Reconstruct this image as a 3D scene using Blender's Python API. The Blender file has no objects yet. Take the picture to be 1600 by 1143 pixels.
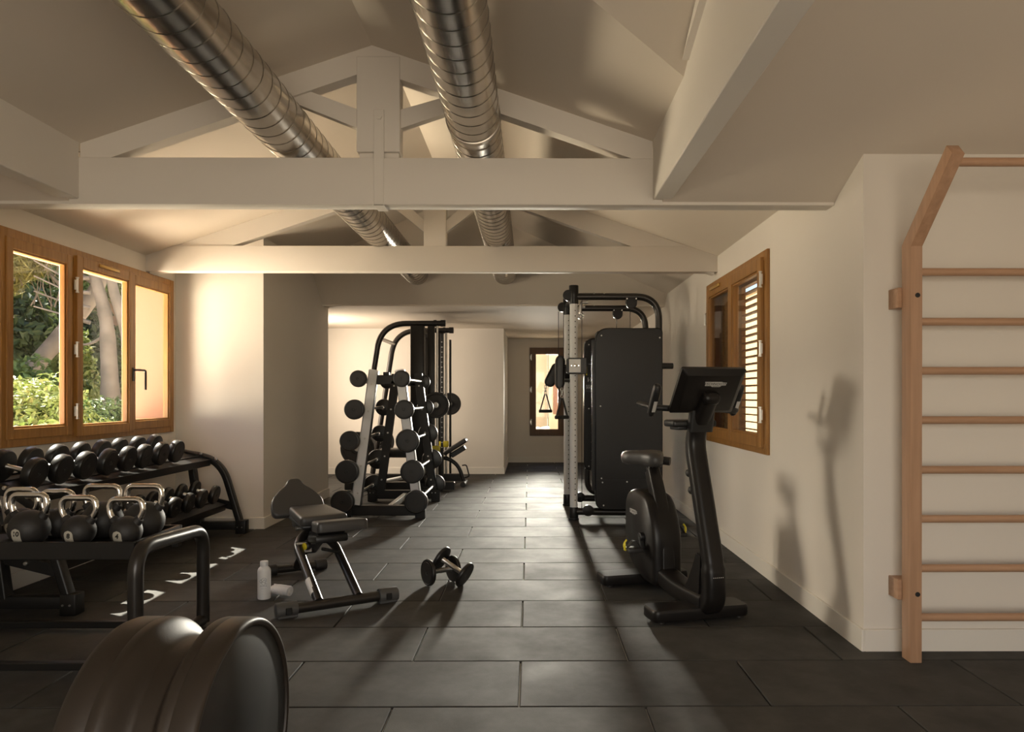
import bpy, bmesh, math, random
from mathutils import Vector, Matrix, Euler
PI = math.pi
R = math.radians
rnd = random.Random(7)
SC = bpy.context.scene
COL = SC.collection
V = Vector

# ------------------------------------------------------------------ camera
cam_d = bpy.data.cameras.new('camera')
cam = bpy.data.objects.new('camera', cam_d)
COL.objects.link(cam)
cam.location = (0, 0, 1.225)
cam.rotation_euler = (R(90), 0, -0.007)
cam_d.sensor_width = 36
cam_d.lens = 25.65
cam_d.shift_x = -0.0225
cam_d.shift_y = 0.0297
cam_d.clip_start = 0.05
SC.camera = cam

# ------------------------------------------------------------------ exposure, world, sun, window light, added fill lamps
SC.view_settings.view_transform = 'Standard'
SC.view_settings.look = 'None'
SC.view_settings.gamma = 1
SC.view_settings.use_curve_mapping = False
SC.view_settings.exposure = 0.85
w = bpy.data.worlds.new('sky')
SC.world = w
w.use_nodes = True
nt = w.node_tree
bg = nt.nodes['Background']
sky = nt.nodes.new('ShaderNodeTexSky')
sky.sky_type = 'NISHITA'
sky.sun_disc = False
sky.sun_elevation = R(54)
sky.sun_rotation = R(-60)
nt.links.new(sky.outputs[0], bg.inputs[0])
bg.inputs[1].default_value = 0.22

sd = bpy.data.lights.new('sun', 'SUN')
sd.energy = 15.0
sd.angle = R(0.5)
sd.color = (1.0, 0.93, 0.8)
sun = bpy.data.objects.new('sun', sd)
COL.objects.link(sun)
sun.rotation_euler = V((1, -0.55, -1.6)).to_track_quat('-Z', 'Y').to_euler()


def area(name, loc, aim, sx, sy, power, color, spread=180):
    d = bpy.data.lights.new(name, 'AREA')
    d.shape = 'RECTANGLE'
    d.size = sx
    d.size_y = sy
    d.energy = power
    d.color = color
    d.spread = R(spread)
    o = bpy.data.objects.new(name, d)
    COL.objects.link(o)
    o.location = loc
    o.rotation_euler = (V(aim) - V(loc)).to_track_quat('-Z', 'Y').to_euler()
    return o


# unseen fill lamps added outside the side window for garden, terrace and sky daylight
area('garden_fill', (-7.0, 2.6, 0.5), (-2.9, 6.6, 1.9), 3.6, 1.8, 250, (1.0, 0.86, 0.66))
area('terrace_fill', (-4.55, 4.9, -0.1), (-4.0, 5.1, 1.6), 1.3, 1.5, 210, (1.0, 0.84, 0.64))
area('lawn_fill', (-6.3, 6.7, 0.0), (-0.8, 4.9, 2.95), 1.9, 1.6, 560, (1.0, 0.84, 0.62))
area('open_sky_fill', (-7.0, 7.0, 2.5), (0.9, 4.0, 1.2), 1.5, 1.5, 225, (1.0, 0.87, 0.70))
# low daylight through the end window of the far room
area('end_window_daylight', (0.48, 14.3, 1.55), (-0.25, 3.0, 0.2), 0.4, 0.95, 31, (1.0, 0.92, 0.80), 36)
# daylight of the far room's side window, hidden behind the pier
area('far_room_daylight', (-3.2, 10.2, 1.5), (0.0, 11.2, 1.4), 1.2, 1.3, 45, (1.0, 0.84, 0.66))
# fill lamp added in an invented opening behind the camera
area('rear_fill', (0.3, -2.35, 1.3), (0.3, 5.0, 0.9), 3.4, 1.8, 54, (1.0, 0.85, 0.67))


# ------------------------------------------------------------------ materials
MATS = {}


def mat(name, col, rough=0.6, metal=0.0, bump=None, var=None, spec=None, coat=None, aniso=None):
    """bump=(scale,strength) var=(scale,amount)"""
    m = bpy.data.materials.new(name)
    m.use_nodes = True
    n = m.node_tree
    b = n.nodes['Principled BSDF']
    b.inputs['Base Color'].default_value = (*col, 1)
    b.inputs['Roughness'].default_value = rough
    b.inputs['Metallic'].default_value = metal
    if spec is not None:
        b.inputs['Specular IOR Level'].default_value = spec
    if coat:
        b.inputs['Coat Weight'].default_value = coat
    if bump or var:
        tc = n.nodes.new('ShaderNodeTexCoord')
    if bump:
        nz = n.nodes.new('ShaderNodeTexNoise')
        nz.inputs['Scale'].default_value = bump[0]
        nz.inputs['Detail'].default_value = 4
        n.links.new(tc.outputs['Object'], nz.inputs['Vector'])
        bp = n.nodes.new('ShaderNodeBump')
        bp.inputs['Strength'].default_value = bump[1]
        bp.inputs['Distance'].default_value = 0.01
        n.links.new(nz.outputs['Fac'], bp.inputs['Height'])
        n.links.new(bp.outputs[0], b.inputs['Normal'])
    if var:
        nz = n.nodes.new('ShaderNodeTexNoise')
        nz.inputs['Scale'].default_value = var[0]
        nz.inputs['Detail'].default_value = 5
        n.links.new(tc.outputs['Object'], nz.inputs['Vector'])
        rp = n.nodes.new('ShaderNodeValToRGB')
        rp.color_ramp.elements[0].position = 0.3
        rp.color_ramp.elements[1].position = 0.7
        a = var[1]
        rp.color_ramp.elements[0].color = (*[c * (1 - a) for c in col], 1)
        rp.color_ramp.elements[1].color = (*[min(1, c * (1 + a)) for c in col], 1)
        n.links.new(nz.outputs['Fac'], rp.inputs[0])
        n.links.new(rp.outputs[0], b.inputs['Base Color'])
    MATS[name] = m
    return m


def wood(name, c1, c2, axis=2, rough=0.45, scale=1.0):
    m = bpy.data.materials.new(name)
    m.use_nodes = True
    n = m.node_tree
    b = n.nodes['Principled BSDF']
    b.inputs['Roughness'].default_value = rough
    tc = n.nodes.new('ShaderNodeTexCoord')
    mp = n.nodes.new('ShaderNodeMapping')
    s = [38 * scale] * 3
    s[axis] = 2.2 * scale
    mp.inputs['Scale'].default_value = s
    nz = n.nodes.new('ShaderNodeTexNoise')
    nz.inputs['Scale'].default_value = 1.0
    nz.inputs['Detail'].default_value = 6
    nz.inputs['Distortion'].default_value = 0.4
    rp = n.nodes.new('ShaderNodeValToRGB')
    rp.color_ramp.elements[0].position = 0.3
    rp.color_ramp.elements[1].position = 0.7
    rp.color_ramp.elements[0].color = (*c1, 1)
    rp.color_ramp.elements[1].color = (*c2, 1)
    n.links.new(tc.outputs['Object'], mp.inputs['Vector'])
    n.links.new(mp.outputs[0], nz.inputs['Vector'])
    n.links.new(nz.outputs['Fac'], rp.inputs[0])
    n.links.new(rp.outputs[0], b.inputs['Base Color'])
    bp = n.nodes.new('ShaderNodeBump')
    bp.inputs['Strength'].default_value = 0.08
    n.links.new(nz.outputs['Fac'], bp.inputs['Height'])
    n.links.new(bp.outputs[0], b.inputs['Normal'])
    return m


def glass_mat():
    m = bpy.data.materials.new('window_glass')
    m.use_nodes = True
    n = m.node_tree
    n.nodes.clear()
    out = n.nodes.new('ShaderNodeOutputMaterial')
    mx = n.nodes.new('ShaderNodeMixShader')
    tr = n.nodes.new('ShaderNodeBsdfTransparent')
    tr.inputs[0].default_value = (0.96, 0.97, 0.96, 1)
    gl = n.nodes.new('ShaderNodeBsdfGlossy')
    gl.inputs['Roughness'].default_value = 0.02
    lw = n.nodes.new('ShaderNodeLayerWeight')
    lw.inputs[0].default_value = 0.5
    pw = n.nodes.new('ShaderNodeMath')
    pw.operation = 'POWER'
    pw.inputs[1].default_value = 5
    n.links.new(lw.outputs['Facing'], pw.inputs[0])
    ma = n.nodes.new('ShaderNodeMath')
    ma.operation = 'MULTIPLY_ADD'
    ma.inputs[1].default_value = 0.9
    ma.inputs[2].default_value = 0.03
    n.links.new(pw.outputs[0], ma.inputs[0])
    n.links.new(ma.outputs[0], mx.inputs[0])
    n.links.new(tr.outputs[0], mx.inputs[1])
    n.links.new(gl.outputs[0], mx.inputs[2])
    n.links.new(mx.outputs[0], out.inputs[0])
    return m


def leaf_mat(name, cols, rough=0.5):
    m = bpy.data.materials.new(name)
    m.use_nodes = True
    n = m.node_tree
    b = n.nodes['Principled BSDF']
    b.inputs['Roughness'].default_value = rough
    g = n.nodes.new('ShaderNodeNewGeometry')
    rp = n.nodes.new('ShaderNodeValToRGB')
    el = rp.color_ramp.elements
    while len(el) < len(cols):
        el.new(0.5)
    for i, c in enumerate(cols):
        el[i].position = i / (len(cols) - 1)
        el[i].color = (*c, 1)
    n.links.new(g.outputs['Random Per Island'], rp.inputs[0])
    n.links.new(rp.outputs[0], b.inputs['Base Color'])
    tl = n.nodes.new('ShaderNodeBsdfTranslucent')
    n.links.new(rp.outputs[0], tl.inputs[0])
    mx = n.nodes.new('ShaderNodeMixShader')
    mx.inputs[0].default_value = 0.35
    n.links.new(b.outputs[0], mx.inputs[1])
    n.links.new(tl.outputs[0], mx.inputs[2])
    n.links.new(mx.outputs[0], n.nodes['Material Output'].inputs[0])
    return m


def tile_mat():
    m = bpy.data.materials.new('rubber_tile')
    m.use_nodes = True
    n = m.node_tree
    b = n.nodes['Principled BSDF']
    b.inputs['Specular IOR Level'].default_value = 0.5
    tc = n.nodes.new('ShaderNodeTexCoord')
    oi = n.nodes.new('ShaderNodeObjectInfo')
    nz = n.nodes.new('ShaderNodeTexNoise')
    nz.inputs['Scale'].default_value = 3.2
    nz.inputs['Detail'].default_value = 7
    nz.inputs['Roughness'].default_value = 0.65
    nz.noise_dimensions = '4D'
    mul = n.nodes.new('ShaderNodeMath')
    mul.operation = 'MULTIPLY'
    mul.inputs[1].default_value = 30
    n.links.new(oi.outputs['Random'], mul.inputs[0])
    n.links.new(mul.outputs[0], nz.inputs['W'])
    n.links.new(tc.outputs['Object'], nz.inputs['Vector'])
    fine = n.nodes.new('ShaderNodeTexNoise')
    fine.inputs['Scale'].default_value = 260
    fine.inputs['Detail'].default_value = 2
    n.links.new(tc.outputs['Object'], fine.inputs['Vector'])
    rp = n.nodes.new('ShaderNodeValToRGB')
    rp.color_ramp.elements[0].position = 0.32
    rp.color_ramp.elements[1].position = 0.72
    rp.color_ramp.elements[0].color = (0.024, 0.023, 0.021, 1)
    rp.color_ramp.elements[1].color = (0.052, 0.049, 0.044, 1)
    n.links.new(nz.outputs['Fac'], rp.inputs[0])
    hv = n.nodes.new('ShaderNodeHueSaturation')
    mr = n.nodes.new('ShaderNodeMapRange')
    mr.inputs['To Min'].default_value = 0.8
    mr.inputs['To Max'].default_value = 1.25
    n.links.new(oi.outputs['Random'], mr.inputs['Value'])
    n.links.new(mr.outputs[0], hv.inputs['Value'])
    n.links.new(rp.outputs[0], hv.inputs['Color'])
    n.links.new(hv.outputs[0], b.inputs['Base Color'])
    r2 = n.nodes.new('ShaderNodeMapRange')
    r2.inputs['From Min'].default_value = 0.3
    r2.inputs['From Max'].default_value = 0.7
    r2.inputs['To Min'].default_value = 0.80
    r2.inputs['To Max'].default_value = 0.64
    n.links.new(nz.outputs['Fac'], r2.inputs['Value'])
    n.links.new(r2.outputs[0], b.inputs['Roughness'])
    bp = n.nodes.new('ShaderNodeBump')
    bp.inputs['Strength'].default_value = 0.25
    bp.inputs['Distance'].default_value = 0.002
    n.links.new(fine.outputs['Fac'], bp.inputs['Height'])
    n.links.new(bp.outputs[0], b.inputs['Normal'])
    return m


M = dict(
    wall=mat('white_plaster', (0.74, 0.69, 0.62), 0.85, bump=(9, 0.05), var=(1.1, 0.025)),
    ceil=mat('ceiling_plaster', (0.70, 0.625, 0.53), 0.85, bump=(6, 0.04)),
    beam=mat('painted_beam', (0.72, 0.67, 0.60), 0.7, bump=(14, 0.08)),
    base=mat('painted_skirting', (0.76, 0.72, 0.65), 0.6),
    slab=mat('concrete_screed', (0.62, 0.59, 0.54), 0.9),
    orange=mat('apricot_render', (0.34, 0.19, 0.125), 0.9, bump=(30, 0.1)),
    tile=tile_mat(),
    pine=wood('varnished_window_wood', (0.26, 0.115, 0.022), (0.39, 0.190, 0.045), 2, 0.38),
    pineh=wood('varnished_window_wood_rail', (0.26, 0.115, 0.022), (0.39, 0.190, 0.045), 0, 0.38),
    darkwood=wood('dark_window_wood', (0.10, 0.045, 0.015), (0.15, 0.07, 0.025), 2, 0.45),
    shutter=wood('shutter_wood', (0.30, 0.15, 0.05), (0.42, 0.23, 0.09), 0, 0.5),
    beech=wood('beech_post', (0.40, 0.235, 0.14), (0.50, 0.30, 0.185), 2, 0.4),
    beechh=wood('beech_rung', (0.40, 0.235, 0.14), (0.50, 0.30, 0.185), 0, 0.4),
    duct=mat('galvanised_steel', (0.50, 0.46, 0.41), 0.24, 1.0, var=(5, 0.18)),
    seam=mat('galvanised_seam', (0.42, 0.38, 0.33), 0.35, 1.0),
    black=mat('black_powder_coat', (0.012, 0.011, 0.010), 0.38, 0.0, spec=0.4),
    tube=mat('satin_black_tube', (0.035, 0.031, 0.028), 0.30, 0.45, spec=0.6),
    rubber=mat('black_rubber', (0.020, 0.018, 0.017), 0.55, bump=(220, 0.08)),
    head=mat('urethane_head', (0.012, 0.011, 0.010), 0.38, bump=(180, 0.03)),
    ring=mat('moulded_ring', (0.010, 0.010, 0.010), 0.6),
    chrome=mat('polished_steel', (0.80, 0.77, 0.72), 0.10, 1.0),
    steel=mat('brushed_steel', (0.62, 0.60, 0.57), 0.32, 1.0),
    silver=mat('silver_paint', (0.72, 0.72, 0.71), 0.45, 0.0),
    vinyl=mat('black_upholstery', (0.045, 0.042, 0.040), 0.42, bump=(300, 0.06)),
    vinyl2=mat('grey_rubber_grip', (0.075, 0.075, 0.074), 0.55),
    plast=mat('graphite_plastic', (0.010, 0.0085, 0.0078), 0.36, bump=(200, 0.02), spec=0.32),
    plast2=mat('matt_black_plastic', (0.012, 0.012, 0.012), 0.42),
    bronze=mat('bronze_satin_shell', (0.030, 0.022, 0.016), 0.47, 0.2, bump=(260, 0.05)),
    yellow=mat('yellow_plastic', (0.75, 0.62, 0.03), 0.45),
    white=mat('white_enamel', (0.80, 0.80, 0.80), 0.35),
    towel=mat('white_towelling', (0.82, 0.80, 0.80), 0.95, bump=(160, 0.6)),
    grey=mat('grey_print', (0.28, 0.29, 0.31), 0.6),
    cream=mat('cream_tag', (0.46, 0.43, 0.36), 0.5),
    ink=mat('black_ink', (0.01, 0.01, 0.01), 0.6),
    badge=mat('badge_silver', (0.55, 0.54, 0.52), 0.35, 0.3),
    brass=mat('anodised_gold_vent', (0.55, 0.34, 0.10), 0.35, 0.6),
    hinge=mat('hinge_zinc', (0.68, 0.66, 0.62), 0.3, 0.8),
    bark=mat('pale_bark', (0.24, 0.19, 0.15), 0.9, bump=(7, 0.8), var=(3, 0.35)),
    bark2=mat('grey_brown_bark', (0.20, 0.15, 0.11), 0.9, bump=(9, 0.7), var=(3, 0.3)),
    soil=mat('dry_red_soil', (0.24, 0.13, 0.075), 0.95, bump=(3, 0.6), var=(0.8, 0.35)),
    stone=mat('pale_limestone', (0.62, 0.50, 0.37), 0.9, bump=(5, 0.6), var=(2.2, 0.2)),
    house=mat('pale_yellow_render', (0.80, 0.66, 0.45), 0.9, bump=(18, 0.1)),
    gwall=mat('ochre_render', (0.50, 0.37, 0.20), 0.9, bump=(18, 0.1)),
    terrace=mat('terrace_paving', (0.60, 0.50, 0.38), 0.9, bump=(12, 0.15), var=(2, 0.1)),
    glass=glass_mat(),
)
M['leaf_bush'] = leaf_mat('laurel_leaves', [(0.072, 0.108, 0.022), (0.245, 0.274, 0.072), (0.144, 0.194, 0.043), (0.360, 0.331, 0.122)])
M['leaf_dark'] = leaf_mat('deep_green_leaves', [(0.029, 0.050, 0.014), (0.072, 0.101, 0.025), (0.050, 0.072, 0.022)])
M['leaf_mid'] = leaf_mat('mid_green_leaves', [(0.065, 0.108, 0.029), (0.158, 0.216, 0.065), (0.101, 0.158, 0.050)])
M['needle'] = leaf_mat('pine_needles', [(0.14, 0.13, 0.03), (0.30, 0.25, 0.07), (0.20, 0.18, 0.05)])


# ------------------------------------------------------------------ mesh helpers
def B():
    return bmesh.new()


def box(bm, c, s, rot=None, bev=0.0, seg=2):
    mtx = Matrix.Translation(V(c)) @ (rot.to_4x4() if rot else Matrix.Identity(4)) @ Matrix.Diagonal((*s, 1))
    r = bmesh.ops.create_cube(bm, size=1, matrix=mtx)
    if bev > 0:
        es = {e for v in r['verts'] for e in v.link_edges}
        bmesh.ops.bevel(bm, geom=list(es), offset=bev, segments=seg, profile=0.5, affect='EDGES')


def bx(bm, x0, x1, y0, y1, z0, z1, bev=0.0, seg=2):
    box(bm, ((x0 + x1) / 2, (y0 + y1) / 2, (z0 + z1) / 2), (abs(x1 - x0), abs(y1 - y0), abs(z1 - z0)), None, bev, seg)


def loft(bm, rings, cap=True, closed=False):
    vr = [[bm.verts.new(p) for p in ring] for ring in rings]
    n = len(vr[0])
    m = len(vr)
    for i in range(m if closed else m - 1):
        a, b = vr[i], vr[(i + 1) % m]
        for j in range(n):
            k = (j + 1) % n
            bm.faces.new((a[j], a[k], b[k], b[j]))
    if cap and not closed:
        bm.faces.new(list(reversed(vr[0])))
        bm.faces.new(vr[-1])
    return vr


def fillet(pts, rad, n=6):
    pts = [V(p) for p in pts]
    if not isinstance(rad, (list, tuple)):
        rad = [rad] * len(pts)
    out = [pts[0]]
    for i in range(1, len(pts) - 1):
        p, a, b = pts[i], pts[i - 1], pts[i + 1]
        d1, d2 = (a - p), (b - p)
        l = min(rad[i], d1.length * 0.49, d2.length * 0.49)
        if l < 1e-5:
            out.append(p)
            continue
        s, e = p + d1.normalized() * l, p + d2.normalized() * l
        for k in range(n + 1):
            t = k / n
            out.append(s * (1 - t) ** 2 + p * 2 * t * (1 - t) + e * t * t)
    out.append(pts[-1])
    return out


def frames(path, up=None):
    path = [V(p) for p in path]
    res = []
    prev = None
    for i, p in enumerate(path):
        if i == 0:
            t = path[1] - p
        elif i == len(path) - 1:
            t = p - path[i - 1]
        else:
            t = (path[i + 1] - p).normalized() + (p - path[i - 1]).normalized()
        t.normalize()
        if up is not None:
            u = V(up) - t * V(up).dot(t)
            u.normalize()
        elif prev is None:
            h = V((0, 0, 1)) if abs(t.z) < 0.9 else V((1, 0, 0))
            u = (h - t * h.dot(t)).normalized()
        else:
            u = (prev - t * prev.dot(t)).normalized()
        prev = u
        res.append((p, t, u, t.cross(u)))
    return res


def sweep(bm, path, prof, up=None, scales=None, cap=True):
    """prof: list of (a,b) -> a*side + b*up"""
    rings = []
    for i, (p, t, u, s) in enumerate(frames(path, up)):
        k = scales[i] if scales else (1, 1)
        if not isinstance(k, (tuple, list)):
            k = (k, k)
        rings.append([p + s * (a * k[0]) + u * (b * k[1]) for a, b in prof])
    loft(bm, rings, cap)


def circ(r, n=16):
    return [(r * math.cos(2 * PI * i / n), r * math.sin(2 * PI * i / n)) for i in range(n)]


def rrect(w_, h_, r, n=4):
    out = []
    for cx, cy, a0 in ((w_ / 2 - r, h_ / 2 - r, 0), (-w_ / 2 + r, h_ / 2 - r, 90), (-w_ / 2 + r, -h_ / 2 + r, 180), (w_ / 2 - r, -h_ / 2 + r, 270)):
        for k in range(n + 1):
            a = R(a0 + 90 * k / n)
            out.append((cx + r * math.cos(a), cy + r * math.sin(a)))
    return out


def tube(bm, path, r, n=14, up=None, scales=None):
    sweep(bm, path, circ(r, n), up, scales)


def cyl(bm, p0, p1, r, n=20, bev=0.0):
    p0, p1 = V(p0), V(p1)
    if bev > 0:
        d = (p1 - p0).normalized() * bev
        sweep(bm, [p0, p0 + d * 0.3, p0 + d, p1 - d, p1 - d * 0.3, p1], circ(r, n), None, [1 - bev / r, 1 - 0.3 * bev / r, 1, 1, 1 - 0.3 * bev / r, 1 - bev / r])
    else:
        sweep(bm, [p0, p1], circ(r, n))


def lathe(bm, prof, mtx=None, n=32):
    """prof: (r,z) about local z"""
    mtx = mtx or Matrix.Identity(4)
    rings = []
    for r, z in prof:
        rings.append([mtx @ V((max(r, 1e-4) * math.cos(2 * PI * i / n), max(r, 1e-4) * math.sin(2 * PI * i / n), z)) for i in range(n)])
    loft(bm, rings, True)


def axis_m(p, d):
    """matrix taking local z to direction d at p"""
    return Matrix.Translation(V(p)) @ V(d).to_track_quat('Z', 'Y').to_matrix().to_4x4()


def prism(bm, poly, mtx, depth):
    """poly (x,y) in local plane, extruded along local z from 0 to depth"""
    a = [mtx @ V((x, y, 0)) for x, y in poly]
    b = [mtx @ V((x, y, depth)) for x, y in poly]
    loft(bm, [a, b], True)


def prism3(bm, pts, d):
    a = [V(p) for p in pts]
    loft(bm, [a, [p + V(d) for p in a]], True)


def ico(bm, c, r, sub=3, sc=(1, 1, 1)):
    return bmesh.ops.create_icosphere(bm, subdivisions=sub, radius=r, matrix=Matrix.Translation(V(c)) @ Matrix.Diagonal((*sc, 1)))


def obj(name, bm, m, parent=None, ang=35, loc=None):
    bmesh.ops.recalc_face_normals(bm, faces=bm.faces)
    me = bpy.data.meshes.new(name)
    bm.to_mesh(me)
    bm.free()
    me.materials.append(m)
    if ang > 0:
        me.shade_smooth()
        me.set_sharp_from_angle(angle=R(ang))
    o = bpy.data.objects.new(name, me)
    COL.objects.link(o)
    if parent:
        o.parent = parent
    if loc is not None:
        o.location = loc
    return o


def empty(name, loc=(0, 0, 0), rz=0.0):
    o = bpy.data.objects.new(name, None)
    o.empty_display_size = 0.1
    COL.objects.link(o)
    o.location = loc
    o.rotation_euler = (0, 0, rz)
    return o


def thing(name, label, cat, loc=(0, 0, 0), rz=0.0, group=None):
    o = empty(name, loc, rz)
    o['label'] = label
    o['category'] = cat
    if group:
        o['group'] = group
    return o


def tag(o, label, cat, group=None):
    o['label'] = label
    o['category'] = cat
    if group:
        o['group'] = group
    return o


def struct(o):
    o['kind'] = 'structure'
    return o


def kids(o):
    return [c for c in ALLKIDS.get(o.name, [])] if False else list(o.children)


def dup(o, parent=None):
    c = o.copy()
    COL.objects.link(c)
    if parent:
        c.parent = parent
    for ch in list(o.children):
        dup(ch, c)
    return c


def text_mesh(s, size, extr=0.0005, shear=0.0, bold=0.0):
    cu = bpy.data.curves.new('t', 'FONT')
    cu.body = s
    cu.size = size
    cu.extrude = extr
    cu.shear = shear
    cu.offset = bold
    cu.align_x = 'CENTER'
    cu.align_y = 'CENTER'
    cu.resolution_u = 3
    to = bpy.data.objects.new('t', cu)
    COL.objects.link(to)
    dg = bpy.context.evaluated_depsgraph_get()
    me = bpy.data.meshes.new_from_object(to.evaluated_get(dg))
    bpy.data.objects.remove(to)
    bpy.data.curves.remove(cu)
    return me


def text_obj(name, s, size, m, parent, mtx, **k):
    me = text_mesh(s, size, **k)
    me.transform(mtx)
    me.name = name
    me.materials.clear()
    me.materials.append(m)
    o = bpy.data.objects.new(name, me)
    COL.objects.link(o)
    o.parent = parent
    return o


ORD = ['first', 'second', 'third', 'fourth', 'fifth', 'sixth', 'seventh', 'eighth', 'ninth', 'tenth']

# ================================================================== SETTING
XL, XR, XF = -3.28, 1.61, 3.4
YC = 3.51
RX = -0.835
T = 0.4


def solid(name, mk, m):
    bm = B()
    mk(bm)
    return struct(obj(name, bm, m, None, 0))


def wl(bm):
    for a in ((-2.6, 4.55, -0.05, 3.4), (6.665, 13.9, -0.05, 3.4), (4.55, 6.665, -0.05, 0.93), (4.55, 6.665, 2.25, 3.4)):
        bx(bm, XL - T, XL, *a)


solid('wall_left', wl, M['wall'])


def wr(bm):
    for a in ((YC, 4.92, -0.05, 3.3), (6.53, 13.9, -0.05, 3.3), (4.92, 6.53, -0.05, 0.86), (4.92, 6.53, 2.185, 3.3)):
        bx(bm, XR, XR + 0.3, *a)


solid('wall_right', wr, M['wall'])
solid('wall_front_right', lambda bm: bx(bm, XR + 0.3, XF + 0.3, YC, YC + 0.25, -0.05, 3.3), M['wall'])
solid('wall_side_right', lambda bm: bx(bm, XF, XF + 0.2, -2.6, YC, -0.05, 3.4), M['wall'])
solid('wall_pier', lambda bm: bx(bm, XL, -2.47, 6.78, 8.95, -0.05, 3.2), M['wall'])
solid('wall_back', lambda bm: bx(bm, XL, -0.415, 11.55, 13.6, -0.05, 2.6), M['wall'])


def wb(bm):
    for a in ((-0.415, 0.035, -0.05, 2.6), (0.60, XR, -0.05, 2.6), (0.035, 0.60, -0.05, 0.53), (0.035, 0.60, 2.1, 2.6)):
        bx(bm, a[0], a[1], 13.56, 13.86, a[2], a[3])


solid('wall_end', wb, M['wall'])


def wre(bm):
    for a in ((XL - T, -1.5, -0.05, 3.4), (2.1, XF + 0.2, -0.05, 3.4), (-1.5, 2.1, 2.3, 3.4), (-1.5, 2.1, -0.05, 0.35)):
        bx(bm, a[0], a[1], -2.6, -2.4, a[2], a[3])


solid('wall_rear', wre, M['wall'])


# --- ceiling : one object, thin solid panels
def slabpoly(bm, pts, th=0.06):
    prism3(bm, pts, (0, 0, th))


def zM(x):
    return 3.08 - 0.34 * abs(x - RX)


def zF(x):
    return 3.26 - 0.34 * abs(x - RX)


def zP(y):
    return 2.26 + 0.42 * (3.83 - y)


def yP(z):
    return 3.83 - (z - 2.26) / 0.42


bm = B()
TY = 3.95
zb = zM(0.66)
yv = yP(zb)
yr = yP(3.08)
# left and right slopes of the near bay, between the two long beams
slabpoly(bm, [(RX, -2.6, 3.08), (-2.42, -2.6, zM(-2.42)), (-2.42, TY, zM(-2.42)), (RX, TY, 3.08)])
slabpoly(bm, [(RX, yr, 3.08), (RX, TY, 3.08), (0.70, TY, zM(0.70)), (0.70, yP(zM(0.70)), zM(0.70))])
slabpoly(bm, [(RX, yr, 3.08), (0.70, yP(zM(0.70)), zM(0.70)), (0.70, yr, 3.08)])
slabpoly(bm, [(RX, -2.6, 3.08), (RX, yr, 3.08), (XF + .1, yr, 3.08), (XF + .1, -2.6, 3.08)])
# cross slope on the right and its mirror on the left
slabpoly(bm, [(0.70, yr, 3.08), (0.70, 3.87, zP(3.87)), (XF + .1, 3.87, zP(3.87)), (XF + .1, yr, 3.08)])
slabpoly(bm, [(-2.42, yr, 3.08), (XL - .1, yr, 3.08), (XL - .1, 3.87, zP(3.87)), (-2.42, 3.87, zP(3.87))])
slabpoly(bm, [(-2.42, -2.6, 3.08), (XL - .1, -2.6, 3.08), (XL - .1, yr, 3.08), (-2.42, yr, 3.08)])
struct(obj('ceiling', bm, M['ceil'], None, 0))
bm = B()
for s in (-1, 1):
    xe = XL - 0.02 if s < 0 else XR + 0.02
    ze = zF(xe)
    yh = 8.72 - 1.24 * (ze - 2.30)
    slabpoly(bm, [(xe, 3.94, ze), (RX, 3.94, 3.26), (RX, 7.53, 3.26), (xe, yh, ze)])
    # strip closing the step between the two bays
    prism3(bm, [(xe, 3.95, zM(xe)), (RX, 3.95, 3.08), (RX, 3.95, 3.32), (xe, 3.95, ze + 0.06)], (0, 0.03, 0))
xe0, xe1 = XL - .02, XR + .02
prism3(bm, [(xe0, 8.72, 2.30), (xe1, 8.72, 2.30), (xe1, 8.72 - 1.24 * (zF(xe1) - 2.30), zF(xe1)), (RX, 7.53, 3.26), (xe0, 8.72 - 1.24 * (zF(xe0) - 2.30), zF(xe0))], (0, 0.06, 0.03))
o = obj('ceiling', bm, M['ceil'], None, 0)
struct(o)
bm = B()
bx(bm, XL, XR, 8.70, 13.9, 2.30, 2.40)
struct(obj('ceiling', bm, M['ceil'], None, 0))
bm = B()
bx(bm, XL - 0.5, XF + 0.3, -2.6, 13.9, 3.42, 3.5)
struct(obj('trim_1', bm, M['ceil'], None, 0))

# --- skirting
sk = []


def skirt(name, x0, x1, y0, y1, h=0.105):
    bm = B()
    bx(bm, x0, x1, y0, y1, -0.01, h, 0.003, 1)
    struct(obj(name, bm, M['base'], None, 30))


skirt('baseboard_left', XL, XL + 0.015, -2.3, 6.78)
skirt('baseboard_pier_front', XL + .015, -2.455, 6.765, 6.78)
skirt('baseboard_pier_side', -2.47, -2.455, 6.78, 8.95)
skirt('baseboard_right', XR - 0.015, XR, YC - 0.015, 13.56)
skirt('baseboard_front_right', XR, XF, YC - 0.015, YC)
skirt('baseboard_back', XL, -0.40, 11.535, 11.55)
skirt('baseboard_back_side', -0.415, -0.40, 11.55, 13.56)
skirt('baseboard_end', -0.40, XR, 13.545, 13.56)

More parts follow.
